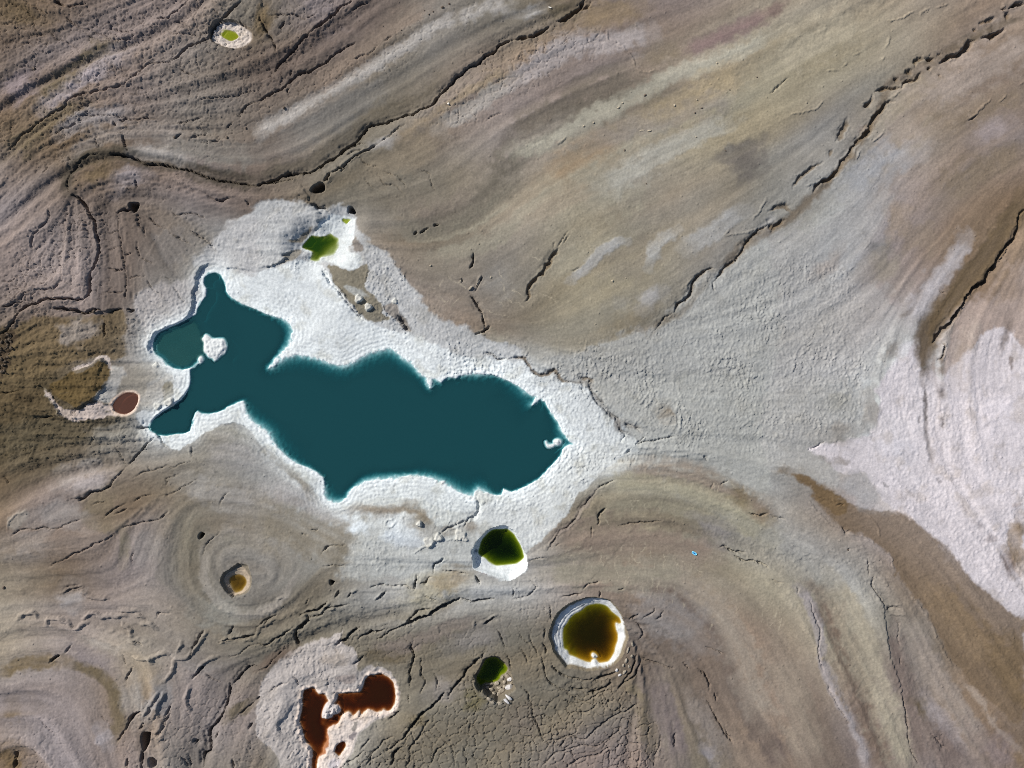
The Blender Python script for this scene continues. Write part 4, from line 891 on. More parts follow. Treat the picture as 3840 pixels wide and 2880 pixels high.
# blotchy borders between soils, drawn out along the beds
off = np.stack([fbm(Xq, Yq, 30, 3, 151), fbm(Xq, Yq, 30, 3, 152)], -1) * 160
u = np.clip((gxp[::QS, ::QS] + off[..., 0]) / 240, 0, 15.999)
v = np.clip((gyp[::QS, ::QS] + off[..., 1]) / 240, 0, 11.999)
u0, v0 = u.astype(int), v.astype(int)
tu, tv = (u - u0)[..., None], (v - v0)[..., None]
tu, tv = tu * tu * (3 - 2 * tu), tv * tv * (3 - 2 * tv)
base_q = (cg[v0, u0] * (1 - tu) + cg[v0, u0 + 1] * tu) * (1 - tv) + (cg[v0 + 1, u0] * (1 - tu) + cg[v0 + 1, u0 + 1] * tu) * tv
base_q = lic(base_q.astype(np.float32), UXq, UYq, 14, 1.0)
C = from_q(base_q)
C *= np.exp(0.025 * BANDF + 0.03 * BAND2F + (.045 * BEDF + .05 * BED2F) * (1 - .6 * calm))[..., None]
C *= np.stack([1 + 0.02 * HUEF, 1 + 0 * HUEF, 1 - 0.03 * HUEF], -1)
SALT = np.zeros((ny, nx), np.float32)     # crusted salt surface
OID = np.zeros((ny, nx), np.int16)        # which object a piece of surface belongs to


def blend(sl, a, col):
    C[sl] = C[sl] * (1 - a[..., None]) + lin(col) * a[..., None]


def paint_bands(rows, relief=False):
    for code, s, hw, soft, col, al in rows:
        g_ = sum(col) / 3
        col = tuple(g_ + (c_ - g_) * .66 for c_ in col)
        p = smooth_line(PT(code, s))
        r = line_dist(p, (hw + soft * 2.4) * S + 1, .9)
        if r is None:
            continue
        sl, D, _, AR = r
        D = D + edge_n[sl] * soft * S * 1.3 + (BANDF[sl] * .3 + BEDF[sl] * .35) * soft * S
        tot = AR.max()
        endf = sstep(0, min(4.0, tot * .35), AR) * sstep(0, min(4.0, tot * .35), tot - AR) if tot > 4 else 1.0
        a = al * (1 - sstep((hw - soft * .8) * S, (hw + soft) * S, D)) * (.35 + .65 * endf) * (.92 + .25 * edge_n[sl]) * np.clip(.9 + .25 * BEDF[sl], .3, 1.15)
        blend(sl, np.clip(a, 0, 1), col)
        if relief:
            HB[sl] += np.clip(a, 0, 1) * (.0035 * (sum(col) / 3 - 128))


HB = np.zeros((ny, nx), np.float32)
paint_bands(BANDS, True)
for k, (code, s, soft, col, al) in enumerate(AREAS):
    p = smooth_line(PT(code, s), True, 3)
    r = poly_sd(p, soft * S * 3.5, .8)
    if r is None:
        continue
    sl, D = r
    D = D + edge_n[sl] * soft * S * 1.1 + BEDF[sl] * soft * S * .45
    a = al * (1 - sstep(-soft * S * .7, soft * S * .7, D))
    blend(sl, a, col)
    lum = sum(col) / 3
    SALT[sl] = np.maximum(SALT[sl] * (1 - a * (lum < 150)), a * np.clip((lum - 145) / 55, 0, 1))
    if lum > 178 and code in ('11', '01', '12', '22', '02') or (code == 'D' and lum > 198):
        OID[sl] = np.where(D < 0, 1, OID[sl])
    elif lum > 205 and code in ('31', '32'):
        OID[sl] = np.where(D < 0, 2, OID[sl])
    elif lum > 172 and code in ('13', 'H'):
        OID[sl] = np.where(D < 0, 3, OID[sl])
    elif lum < 150:
        OID[sl] = np.where(D < 0, 0, OID[sl])
    if code == 'D' and lum > 170 and lum < 192:
        OID[sl] = np.where(D < 0, 4, OID[sl])
grey = C.mean(-1, keepdims=True)
C[...] = grey + (C - grey) * .80
paint_bands([b for b in BANDS if b[0] not in ('11', '02', '21', '01')] + [('21', '0,1440 80,1440 130,1490 200,1570 300,1590 380,1550 440,1620 560,1640 680,1630', 6, 5, (104, 96, 90), .7), ('11', '1200,1040 1260,1120 1330,1200', 10, 7, (96, 88, 80), .8), ('11', '1960,1390 2040,1400 2100,1440 2212,1445', 5, 4, (104, 96, 92), .7),
             ('13', '1000,380 1200,330 1400,350 1600,280 1750,200', 16, 12, (110, 98, 80), .5), ('03', '1230,1250 1240,1400 1250,1659', 14, 8, (84, 72, 64), .6), ('03', '1150,560 1250,620 1300,700 1450,680', 24, 20, (168, 156, 140), .5), ('03', '100,420 400,420 700,430', 20, 18, (124, 108, 92), .5)])
for code, s in VEINS:
    p = PT(code, s)
    r = line_dist(p, 6 * S, 1.0)
    if r is None:
        continue
    sl, D, _, AR = r
    a = .42 * (1 - sstep(.04, .22, D)) * sstep(-.4, .2, edge_n[sl])
    blend(sl, a, (196, 186, 164))

# ------------------------------------------------------------------ relief
rough = np.zeros((ny, nx), np.float32)     # clods and broken ground
mudcr = np.zeros((ny, nx), np.float32)     # polygonal shrinkage cracks
worm = np.zeros((ny, nx), np.float32)      # wrinkled salt crust


mask_area(rough, 'o', '-60,-60 560,-60 520,120 420,230 200,330 -60,420', .75, 6)
mask_area(rough, 'o', '380,120 560,90 700,0 820,0 560,200 420,300 300,260', .8, 4)
mask_area(rough, 'o', '-60,620 200,690 330,690 250,800 240,880 330,930 250,1000 120,1010 -60,980', 1.15, 4)
mask_area(rough, 'o', '-60,420 200,380 240,560 120,660 -60,660', .55, 5)
mask_area(rough, 'o', '120,330 350,340 600,420 680,430 560,440 400,410 280,470 160,450', .7, 3)
mask_area(rough, 'o', '560,1320 760,1280 1000,1260 1200,1250 1210,1300 1000,1330 700,1400 640,1420', .5, 4)
mask_area(rough, 'o', '1850,1170 1930,1220 1910,1300 1860,1260', .4, 2)
mask_area(rough, 'o', '1340,1270 1420,1420 1330,1500 1180,1490 1160,1450 1290,1470 1350,1400', .45, 3)
mask_area(rough, 'o', '1100,60 1250,0 1300,0 1100,130 980,230 960,200', .55, 3)
mask_area(rough, 'o', '1500,1120 1700,1180 1900,1200 1900,1240 1650,1210 1450,1150', .4, 3)
mask_area(mudcr, 'o', '880,1580 1000,1450 1100,1520 1200,1490 1360,1500 1400,1700 720,1700 780,1620', 1.0, 4)
mask_area(mudcr, 'o', '640,1370 800,1330 1000,1350 1160,1300 1200,1340 1180,1480 1000,1440 900,1480 800,1440', .35, 4)
mask_area(mudcr, 'o', '-60,-60 700,-60 600,200 400,250 150,330 -60,320', .55, 8)
mask_area(mudcr, 'o', '90,500 230,440 235,560 200,660 60,670 0,660', .7, 4)
mask_area(mudcr, 'o', '240,1500 400,1500 560,1450 560,1700 300,1700', .4, 6)
mask_area(mudcr, 'o', '-60,1560 120,1550 250,1700 -60,1700', .4, 6)
mask_area(mudcr, 'o', '400,280 700,140 1000,0 1080,0 700,230 450,340', .45, 5)
mask_area(mudcr, 'o', '900,220 1150,60 1300,90 1150,190 1000,270', .5, 5)
mask_area(worm, 'o', '1150,780 1400,700 1560,560 1750,560 1850,620 1880,800 1800,960 1500,980 1350,1000 1200,900', 1.0, 5)
mask_area(worm, 'o', '780,520 900,600 1000,700 1150,760 1250,900 1350,960 1150,1100 950,800 760,650', .9, 4)
mask_area(worm, 'o', '760,1130 950,1090 1250,1010 1200,1180 1000,1240 750,1260', .5, 4)
mask_area(worm, 'o', '460,520 620,440 720,450 700,580 500,570', .7, 3)
mask_area(worm, 'o', '290,640 400,600 420,690 330,740', .7, 3)
mask_area(worm, 'o', '1880,820 2000,800 2100,1000 2212,1250 2150,1280 1900,1030', .35, 6)
mask_area(worm, 'o', '560,1420 640,1370 800,1480 860,1560 700,1700 560,1700', .8, 3)

Hh = 0.5 * fbm(X, Y, 60, 3, 201) + 0.06 * BAND2F + 0.03 * BANDF + HB + (.13 * BED2F + .065 * BEDF) * (1 - .75 * calm)

def plates_(q):
    f = np.floor(q)
    return sstep(.7, 1.0, q - f) - (q - f)


# lake basin
lake = world_xy(LAKE_PTS, LAKE_Z)
sl, D = poly_sd(lake, 45, .16)
lake_sl = sl
fringe = fbm(X[sl], Y[sl], 1.4, 3, 211)
lake_d = D
t = sstep(0, 24, D)
Hh[sl] = np.where(D < 44, (LAKE_Z + .05 + .05 * np.maximum(D, 0) + .02 * fringe + (.10 * plates_((D + .7 * fringe) * .75) + .05 * np.sin((D + .9 * fringe) * 5.0)) * sstep(.2, 1.2, D) * np.exp(-np.maximum(D, 0) / 14)) * (1 - t) + Hh[sl] * t, Hh[sl])

for code, s, step, side, reach in SCARPS:
    r = line_dist(smooth_line(PT(code, s)), reach * 2, .9)
    if r is None:
        continue
    sl, D, SD, AR = r
    tot = AR.max()
    e = sstep(0, min(5, tot * .35), AR) * sstep(0, min(5, tot * .35), tot - AR)
    sd = D * SD * side
    Hh[sl] += step * e * np.exp(-np.maximum(sd, 0) / reach) * sstep(-.08, .22, sd) * (D < reach * 2)

ID_NAMES = {0: 'ground', 1: 'shore', 2: 'flat', 3: 'crust', 4: 'marsh'}
WATER = []
nid = 10
DEEP_MASK = np.zeros((ny, nx), bool)
for P in POOLS:
    z = P['z']
    wpts = smooth_line(PT(P['w'][0], P['w'][1], z), True, 3)
    if 'r' in P:
        rpts = smooth_line(PT(*P['r']), True, 3)
        sl, dr = poly_sd(rpts, 8, .30)
        i0 = window(rpts, 8 + 2.2 * .30 + .5)
    else:
        sl, _ = poly_sd(wpts, 9, .12)
        dr = None
    # water distance on the same window
    wv = P.get('wv', .12)
    q = poly_sd(wpts, 30, wv)
    dw_full = np.full((ny, nx), 30, np.float32)
    dw_full[q[0]] = q[1]
    dw = dw_full[sl]
    n1 = fbm(X[sl], Y[sl], 1.8, 3, 300 + nid)
    if dr is not None:
        ins = dr < 0
        do = np.maximum(dw, 0)
        t = do / (do + np.maximum(-dr, 0) + 1e-4)
        beach, cl = P['prof']
        f = beach * np.clip(t / cl, 0, 1) + (1 - beach) * sstep(cl, 1.0, t)
        # salt terraces left by the falling level
        ter = np.sin((t + .04 * n1) * 26) * .10 * (t < cl) * (do > .2)
        hh = z + .06 + (Hh[sl] - z) * f + ter + .12 * n1 * (t > .05) * (t < .97)
        Hh[sl] = np.where(ins & (dw > 0), hh, Hh[sl])
        at = (1 - sstep(P['ss'] - .10, P['ss'] + .06, t + .10 * n1)) * ins
        blend(sl, ins * .92 * (1 - sstep(-.1, .25, dr)), P['wall'])
        blend(sl, at * np.clip(.88 + .35 * n1, .4, 1), P['salt'])
        SALT[sl] = np.maximum(SALT[sl] * (~ins), at * .8)
        worm[sl] *= ~ins
        OID[sl] = np.where(ins, nid, OID[sl])
        ID_NAMES[nid] = P['wl']
        nid += 1
    else:
        near = np.maximum(dw, 0)
        t = sstep(0, 7, near)
        bank = P.get('bank', 0)
        if bank:      # crust stands over the water in scalloped knobs
            kn = norm(fbm(X[sl], Y[sl], 1.5, 3, 350 + nid, .6))
            lip = bank * sstep(.0, .55, dw + .10 * kn) * (1 + .22 * kn) * np.exp(-near / 5)
            Hh[sl] = np.where(dw < 9, (z + .05 + lip + .10 * near) * (1 - t) + Hh[sl] * t, Hh[sl])
        else:
            Hh[sl] = np.where(dw < 9, np.minimum(z + .05 + .16 * near + .05 * n1, Hh[sl]) * (1 - t) + Hh[sl] * t, Hh[sl])
        a = (1 - sstep(.3 + bank * .4, .9 + bank * .9, dw + .4 * n1)) * .9
        blend(sl, a, P['salt'])
    # bed under the water
    uw = dw < 0
    dep = -dw
    slope, mx = P['bed']
    dd = np.minimum(slope * np.maximum(dep + .25 * n1 * (dep > .3), 0), mx * (1 + (.25 + P.get('dn', 0)) * fbm(X[sl], Y[sl], 7, 2, 400 + nid)))
    if 'grad' in P:
        c = wpts.mean(0)
        ext = np.ptp(wpts, axis=0).max() / 2
        gdot = ((X[sl] - c[0]) * P['grad'][0] + (Y[sl] - c[1]) * P['grad'][1]) / ext
        dd = dd * np.clip(.62 + 1.1 * gdot, .22, 1.6) * np.where(gdot > .2, 1.2, 1)
    bed = z - np.maximum(dd, .02)
    Hh[sl] = np.where(uw, bed, Hh[sl])
    bc = np.broadcast_to(lin(P.get('bedcol', P['salt'])), dw.shape + (3,)).copy()
    if 'bedcol2' in P:
        c = wpts.mean(0)
        g2 = sstep(-5, 5, (X[sl] - c[0]) * -.7 + (Y[sl] - c[1]) * .7 + 3 * n1)[..., None]
        bc = bc * (1 - g2) + lin(P['bedcol2']) * g2
    bc *= (1 + .18 * n1)[..., None]
    au = sstep(.0, .5, dep)[..., None]
    C[sl] = C[sl] * (1 - au) + bc * au
    DEEP_MASK[sl] |= uw
    WATER.append((P, wpts))

# lake bed
sl, D = lake_sl, lake_d
rag = norm(fbm(X[sl], Y[sl], 1.0, 3, 217, .6))
dep = -D
uw = D < 0
lobe = poly_sd(PT('01', '1620,1095 1690,1080 1760,1200 1770,1400 1725,1440 1640,1530 1500,1540 1280,1400 1280,1240', LAKE_Z), 4, .3)
lob = np.zeros((ny, nx), np.float32)
lob[lobe[0]] = 1 - sstep(-1.5, 1.0, lobe[1])
arm = poly_sd(PT('01', '1620,1095 1760,1200 1770,1400 1725,1440 2050,1500 2100,1200 1990,900 1860,680 1740,740 1700,1000', LAKE_Z), 6, .3)
lob2 = np.zeros((ny, nx), np.float32)
lob2[arm[0]] = 1 - sstep(-3, 3, arm[1])
soft_sh = sstep(-95, -75, X[sl])            # gently shelving except on the western banks
slope = (.13 + .34 * sstep(-.25, .35, fbm(X[sl], Y[sl], 22, 2, 215))) * soft_sh * 2.6 + 1.5 * (1 - soft_sh)
dd = slope * np.maximum(dep + .8 * fringe * sstep(0, 1.0, dep), 0)
dd = np.minimum(dd, 3.6)
dd = np.minimum(dd, 3.6 - 2.98 * lob[sl] - 1.6 * lob2[sl] * (1 - lob[sl]) + .35 * fbm(X[sl], Y[sl], 6, 2, 213) * (1 - .8 * lob[sl]))
Hh[sl] = np.where(uw, LAKE_Z - np.maximum(dd, .015), Hh[sl])
a = np.where(D < .5, .94, .94 * np.exp(-np.maximum(D - .5 + .5 * fringe, 0) / 2.4))
SHORE = (234, 242, 245)
keep = C[sl].copy()
C[sl] = keep * (1 - a[..., None]) + lin(SHORE) * a[..., None]
lb = (lob[sl] * uw * sstep(.2, 1.5, dep) * .75)
blend(sl, np.minimum(lb * 1.2, 1), (178, 150, 128))
OID[sl] = np.where((D < 1.6) & (OID[sl] < 2), 1, OID[sl])
Hh[sl] += np.clip(.055 * rag, -.12, .2) * np.exp(-(D / 1.1) ** 2) * (soft_sh * .8 + .2)
OID[sl] = np.where(uw & (dep > .3), 5, OID[sl])
ID_NAMES[5] = 'lake_bed'
DEEP_MASK[sl] |= uw

for code, s, z, h, label in ISLES:
    p = smooth_line(PT(code, s, z + h * .5), True, 3)
    sl, D = poly_sd(p, 4, .22)
    n1 = fbm(X[sl], Y[sl], 1.2, 3, 500 + nid)
    n2 = fbm(X[sl], Y[sl], .8, 2, 550 + nid)
    prof = sstep(.1, -.55, D + .7 * n1) * h * (1 + 1.0 * n1 + .7 * n2)
    top = z - .5 + .5 * sstep(1.0, .1, D) + prof
    up = top > Hh[sl]
    Hh[sl] = np.where(up & (D < 1.0), np.maximum(top, Hh[sl]), Hh[sl])
    blend(sl, (1 - sstep(.0, .6, D)) * .95, (226, 230, 230) if h < 1 or code == 'F' else (206, 202, 202))
    OID[sl] = np.where(D < .15, nid, OID[sl])
    ID_NAMES[nid] = ('isle', label)
    nid += 1
for code, c, rad, h, label in MOUNDS:
    c = PT(code, c)[0]
    p = np.array([c])
    R = rad * S
    p = np.array([c + R * np.array([math.cos(a), math.sin(a)]) * (1 + .16 * math.sin(3 * a + rad) + .08 * math.sin(7 * a + h * 9)) for a in np.linspace(0, 2 * np.pi, 25)[:-1]])
    sl, D = poly_sd(p, 3, .14)
    n1 = fbm(X[sl], Y[sl], 1.0, 3, 600 + nid)
    bowl = -.22 * h * sstep(-.35 * R, -.9 * R, D)
    Hh[sl] += (h * sstep(.12, -.22, D) + bowl + .06 * n1 * (D < 0)) * (D < .2)
    blend(sl, (1 - sstep(-.05, .2, D)) * .9, (206, 206, 200))
    OID[sl] = np.where(D < .12, nid, OID[sl])
    ID_NAMES[nid] = ('mound', label)
    nid += 1

dry = ~DEEP_MASK
SALT *= dry
# rolls, cracks, holes
for code, s, hw, h in ROLLS:
    r = line_dist(smooth_line(PT(code, s)), hw * S * 2, .75)
    if r is None:
        continue
    sl, D, _, AR = r
    hw_ = hw * S * .85 * (1 + .5 * edge_n[sl])
    if code == '03':
        h *= 1.25
    Hh[sl] += h * np.sqrt(np.clip(1 - (D / np.maximum(hw_, .1)) ** 2, 0, 1)) * dry[sl] * sstep(-.8, 1.2, AR) * sstep(-.8, 1.2, AR.max() - AR)
wn1 = fbm(X, Y, 2.2, 2, 701)
CR = np.zeros((ny, nx), np.float32)
for code, s, hw, dpt in CRACKS:
    r = line_dist(smooth_line(PT(code, s)), hw * S * 3 + .8, .8)
    if r is None or hw < 1:
        continue
    sl, D, SD, AR = r
    tot = AR.max()
    e = sstep(0, min(2.5, tot * .3), AR) * sstep(0, min(2.5, tot * .3), tot - AR)
    hw_ = np.maximum(hw * S * (.55 if hw < 4 else .64) * (1 + .8 * wn1[sl]) * (.4 + .6 * e), .04)
    wide = code in ('30', '31', '21', '20') and hw >= 4
    if wide:
        hw_ = hw_ * 1.6
    d = dpt * (.75 if wide else 1) * (1.5 + .9 * wn1[sl]) * (1 - sstep(hw_ * .55, hw_ * 1.0 + .14, D)) * (.35 + .65 * e)
    CR[sl] = np.maximum(CR[sl], d)
    if wide:
        blend(sl, .65 * e * (1 - sstep(hw_ * .6, hw_ * 1.1 + .15, D)), (104, 88, 66))
    # ragged lips either side of the wide ones
    if hw >= 4:
        rough[sl] = np.maximum(rough[sl], .7 * e * (1 - sstep(hw * S * 1.5, hw * S * 2.2 + 1.0, D)))
lakeok = np.ones((ny, nx), np.float32)
Hh -= CR * dry * lakeok
for code, s, dpt in HOLES:
    sl, D = poly_sd(smooth_line(PT(code, s), True, 3), 2, .25)
    Hh[sl] = np.where(D < .25, Hh[sl] - dpt * sstep(.22, -.15, D), Hh[sl])

# shrinkage cracks, clods, wrinkles, grain
def plates(n, k, sharp=.75):
    q = n * k
    f = np.floor(q)
    return (f + sstep(sharp, 1.0, q - f)) / k


ux_, uy_ = X + .9 * wx, Y + .9 * wy
vc = voronoi(ux_, uy_, 2.7, 21)
vf = voronoi(ux_, uy_, 1.4, 22)
patch = sstep(-.25, .35, fbm(X, Y, 14, 2, 711))
speck = np.clip(norm(fbm(X, Y, .75, 2, 712)), -2.5, 2.5)
Hh -= dry * mudcr * (.85 * (1 - sstep(.0, .10, vc)) * (.5 + .5 * patch) + .25 * (1 - sstep(.0, .14, vf)) * patch)
wa = fbm((X + 1.3 * wx) * 1.15, (Y + 1.3 * wy) * .55, 2.3, 3, 721)
wb = fbm((X + 1.3 * wx) * 1.15, (Y + 1.3 * wy) * .55, 1.4, 2, 722)
ridge = np.maximum(1 - np.abs(wa) * 9, 0) + .8 * np.maximum(1 - np.abs(wb) * 6, 0)
wpatch = sstep(-.15, .4, fbm(X, Y, 15, 3, 731))
Hh += dry * worm * (.30 * ridge * (.45 + .55 * wpatch) + .15 * plates(wb, 5) * (.3 + .7 * wpatch))
lump = fbm(X + .8 * wx, Y + .8 * wy, 3.6, 5, 741, .62)
lump2 = .5 * lump + .05 * MIDF + .06 * BANDF + .06 * BEDF
Hh += dry * rough * (.95 * plates(lump2, 6, .8) + .15 * lump - .30 * (1 - sstep(.0, .14, vf)) * sstep(-.2, .3, lump))
gen = fbm(X + .6 * wx, Y + .6 * wy, 4.2, 4, 745, .6) + .10 * BANDF
strata = np.clip(.25 + 1.0 * rough + .5 * sstep(-20, -90, X) + .45 * sstep(-10, -60, Y) * sstep(10, 60, X), 0, 1.2) * (1 - .8 * SALT) * (1 - .85 * calm)
bedp = BEDF + .45 * BED2F + .8 * fbm(X, Y, 5, 3, 746)
Hh += dry * strata * .20 * plates(bedp, 1.6, .86)
Hh += dry * (.10 + .25 * SALT) * .55 * plates(gen, 6, .82) * (.3 + .7 * patch)
rpl = fbm(X, Y, 1.1, 2, 751)
rp2 = perlin((X + .5 * wx) / .8, (Y + .5 * wy) / 1.5, 754)
Hh += dry * SALT * (.06 * rpl + .10 * rp2 * (.3 + .7 * patch))
grain = rng.randn(ny, nx).astype(np.float32)
grain = (grain + .5 * (np.roll(grain, 1, 0) + np.roll(grain, 1, 1))) * .82
Hh += dry * (.007 * FINE + .014 * MIDF) + dry * (.30 + .7 * patch) * (.017 * grain + .035 * fbm(X, Y, 1.3, 2, 753) + .010 * speck)
clod = perlin(X / .8, Y / .8, 761)
Hh += dry * .30 * np.maximum(clod - .66, 0) * (1 + 1.2 * rough) * 3

# fine tone of the soil itself
C *= np.exp(dry * (.012 * FINE + .022 * MIDF + .035 * grain + .03 * speck * (1 - .6 * SALT)))[..., None]
C *= (1 + dry * (.14 * fbm(X, Y, 4.5, 4, 771) + .12 * fbm(X, Y, 18, 3, 772)))[..., None]
dirt = sstep(.05, .45, fbm(X, Y, 6, 4, 783) + .12 * BEDF) * SALT * dry
C *= (1 - dirt[..., None] * np.array([.16, .18, .22]))
dark_p = sstep(.18, .5, fbm(X, Y, 7, 4, 781)) * dry * (1 - SALT) * rough
C *= (1 - .30 * dark_p)[..., None]
C = np.clip(C * ALB, .004, .92).astype(np.float32)
print('fields', round(time.time() - T0, 1))


# ------------------------------------------------------------------ materials
def new_mat(name):
    m = bpy.data.materials.new(name)
    m.use_nodes = True
    nt = m.node_tree
    return m, nt, nt.nodes, nt.links, nt.nodes['Principled BSDF']


def ground_material():
    m, nt, N, Lk, b = new_mat('soil_and_salt')
    at = N.new('ShaderNodeAttribute'); at.attribute_name = 'soil'
    tc = N.new('ShaderNodeTexCoord')
    n1 = N.new('ShaderNodeTexNoise'); n1.inputs['Scale'].default_value = 2.2; n1.inputs['Detail'].default_value = 6
    Lk.new(tc.outputs['Object'], n1.inputs['Vector'])
    mr = N.new('ShaderNodeMapRange'); mr.inputs[1].default_value = .25; mr.inputs[2].default_value = .75; mr.inputs[3].default_value = .88; mr.inputs[4].default_value = 1.12
    Lk.new(n1.outputs['Fac'], mr.inputs[0])
    mx = N.new('ShaderNodeVectorMath'); mx.operation = 'SCALE'
    Lk.new(at.outputs['Color'], mx.inputs[0]); Lk.new(mr.outputs[0], mx.inputs['Scale'])
    Lk.new(mx.outputs[0], b.inputs['Base Color'])
    b.inputs['Roughness'].default_value = .95
    b.inputs['Specular IOR Level'].default_value = .15
    bp = N.new('ShaderNodeBump'); bp.inputs['Strength'].default_value = .35; bp.inputs['Distance'].default_value = .05
    Lk.new(n1.outputs['Fac'], bp.inputs['Height']); Lk.new(bp.outputs[0], b.inputs['Normal'])
    return m


def water_material(name, deep, k):
    m = bpy.data.materials.new(name)
    m.use_nodes = True
    N, Lk = m.node_tree.nodes, m.node_tree.links
    N.clear()
    out = N.new('ShaderNodeOutputMaterial')
    dat = N.new('ShaderNodeAttribute'); dat.attribute_name = 'clear'
    dep = N.new('ShaderNodeAttribute'); dep.attribute_name = 'murk'
    tr = N.new('ShaderNodeBsdfTransparent')
    Lk.new(dat.outputs['Color'], tr.inputs[0])
    df = N.new('ShaderNodeBsdfDiffuse'); df.inputs[0].default_value = (*(float(c) for c in lin(deep) * ALB), 1)
    m1 = N.new('ShaderNodeMixShader')
    Lk.new(dep.outputs['Fac'], m1.inputs[0]); Lk.new(tr.outputs[0], m1.inputs[1]); Lk.new(df.outputs[0], m1.inputs[2])
    gl = N.new('ShaderNodeBsdfGlossy'); gl.inputs['Roughness'].default_value = .06
    lw = N.new('ShaderNodeLayerWeight')
    pw = N.new('ShaderNodeMath'); pw.operation = 'POWER'; pw.inputs[1].default_value = 5
    fr = N.new('ShaderNodeMath'); fr.operation = 'MULTIPLY_ADD'; fr.inputs[1].default_value = .98; fr.inputs[2].default_value = .02
    Lk.new(lw.outputs['Facing'], pw.inputs[0]); Lk.new(pw.outputs[0], fr.inputs[0])
    bp = N.new('ShaderNodeBump'); bp.inputs['Strength'].default_value = .06; bp.inputs['Distance'].default_value = .05
    nz = N.new('ShaderNodeTexNoise'); nz.inputs['Scale'].default_value = 1.3; nz.inputs['Detail'].default_value = 3
    tc = N.new('ShaderNodeTexCoord')
    Lk.new(tc.outputs['Object'], nz.inputs['Vector']); Lk.new(nz.outputs['Fac'], bp.inputs['Height'])
    Lk.new(bp.outputs[0], gl.inputs['Normal']); Lk.new(bp.outputs[0], lw.inputs['Normal'])
    m2 = N.new('ShaderNodeMixShader')
    Lk.new(fr.outputs[0], m2.inputs[0]); Lk.new(m1.outputs[0], m2.inputs[1]); Lk.new(gl.outputs[0], m2.inputs[2])
    Lk.new(m2.outputs[0], out.inputs[0])
    return m


def solid(name, col, rough=.8, var=.12, scale=3.0, albedo=True):
    m, nt, N, Lk, b = new_mat(name)
    c = lin(col) * (ALB if albedo else 1)
    tc = N.new('ShaderNodeTexCoord')
    nz = N.new('ShaderNodeTexNoise'); nz.inputs['Scale'].default_value = scale; nz.inputs['Detail'].default_value = 5
    Lk.new(tc.outputs['Object'], nz.inputs['Vector'])
    rp = N.new('ShaderNodeValToRGB')
    rp.color_ramp.elements[0].position = .3; rp.color_ramp.elements[1].position = .7
    rp.color_ramp.elements[0].color = (*(float(v) * (1 - var * 1.5) for v in c), 1)
    rp.color_ramp.elements[1].color = (*(min(float(v) * (1 + var), .95) for v in c), 1)
    Lk.new(nz.outputs['Fac'], rp.inputs[0]); Lk.new(rp.outputs[0], b.inputs['Base Color'])
    b.inputs['Roughness'].default_value = rough
    bp = N.new('ShaderNodeBump'); bp.inputs['Strength'].default_value = .4; bp.inputs['Distance'].default_value = .04
    Lk.new(nz.outputs['Fac'], bp.inputs['Height']); Lk.new(bp.outputs[0], b.inputs['Normal'])
    return m


MAT_G = ground_material()

# ------------------------------------------------------------------ surface meshes
def tag(o, label, cat, kind=None, group=None):
    o['label'] = label
    o['category'] = cat
    if kind:
        o['kind'] = kind
    if group:
        o['group'] = group
    return o


def grid_mesh(name, co, quads, attrs, mat):
    me = bpy.data.meshes.new(name)
    n, f = len(co), len(quads)
    me.vertices.add(n)
    me.vertices.foreach_set('co', np.ascontiguousarray(co, np.float32).ravel())
    me.loops.add(f * 4)
    me.loops.foreach_set('vertex_index', np.ascontiguousarray(quads, np.int32).ravel())
    me.polygons.add(f)
    me.polygons.foreach_set('loop_start', np.arange(0, f * 4, 4, dtype=np.int32))
    for nm, (typ, arr) in attrs.items():
        if typ == 'C':
            a = me.attributes.new(nm, 'FLOAT_COLOR', 'POINT')
            a.data.foreach_set('color', np.concatenate([arr, np.ones((n, 1), np.float32)], 1).astype(np.float32).ravel())
        else:
            a = me.attributes.new(nm, 'FLOAT', 'POINT')
            a.data.foreach_set('value', arr.astype(np.float32))
    me.update(calc_edges=True)
    me.materials.append(mat)
    o = bpy.data.objects.new(name, me)
    scene.collection.objects.link(o)
    return o


PADN = 22
outer = 3.0 * (1.32 ** np.arange(1, PADN + 1) - 1) / .32
outer *= 3200 / outer[-1]
xe = np.concatenate([xs[0] - outer[::-1], xs, xs[-1] + outer])
ye = np.concatenate([ys[0] - outer[::-1], ys, ys[-1] + outer])
He = np.pad(Hh, PADN, mode='reflect')
Ce = np.pad(C, ((PADN, PADN), (PADN, PADN), (0, 0)), mode='reflect')
Oe = np.pad(OID, PADN, mode='constant')
XE, YE = np.meshgrid(xe, ye)
far = np.maximum(np.maximum(np.abs(XE) - xs[-1], np.abs(YE) - ys[-1]), 0)
fw = np.exp(-far / 60)
He = He * fw
Ce = Ce * fw[..., None] + (lin((150, 138, 122)) * ALB) * (1 - fw[..., None])
MX, MY = len(xe), len(ye)
idx = np.arange(MX * MY, dtype=np.int32).reshape(MY, MX)
quads = np.stack([idx[:-1, :-1], idx[:-1, 1:], idx[1:, 1:], idx[1:, :-1]], -1).reshape(-1, 4)
fo = Oe[:-1, :-1].reshape(-1)
co_all = np.stack([XE.ravel(), YE.ravel(), He.ravel()], 1).astype(np.float32)
col_all = Ce.reshape(-1, 3)
NM = {0: ('ground', 'bare grey-brown mud plain with streaked bands and cracks', 'ground', 'structure'),
      1: ('salt_shore', 'bright white rippled salt crust around the teal lake', 'salt crust', 'structure'),
      2: ('salt_flat', 'pinkish white salt flat spreading at the right edge', 'salt flat', 'structure'),
      3: ('salt_crust', 'pinkish grey salt crust around the rust-brown pond', 'salt crust', 'structure'),
      4: ('salt_marsh', 'grey damp salty ground beside the small reddish pond', 'salt marsh', 'structure'),
      5: ('lake_bed', 'white salt bed sloping down under the teal lake', 'lake bed', 'structure')}
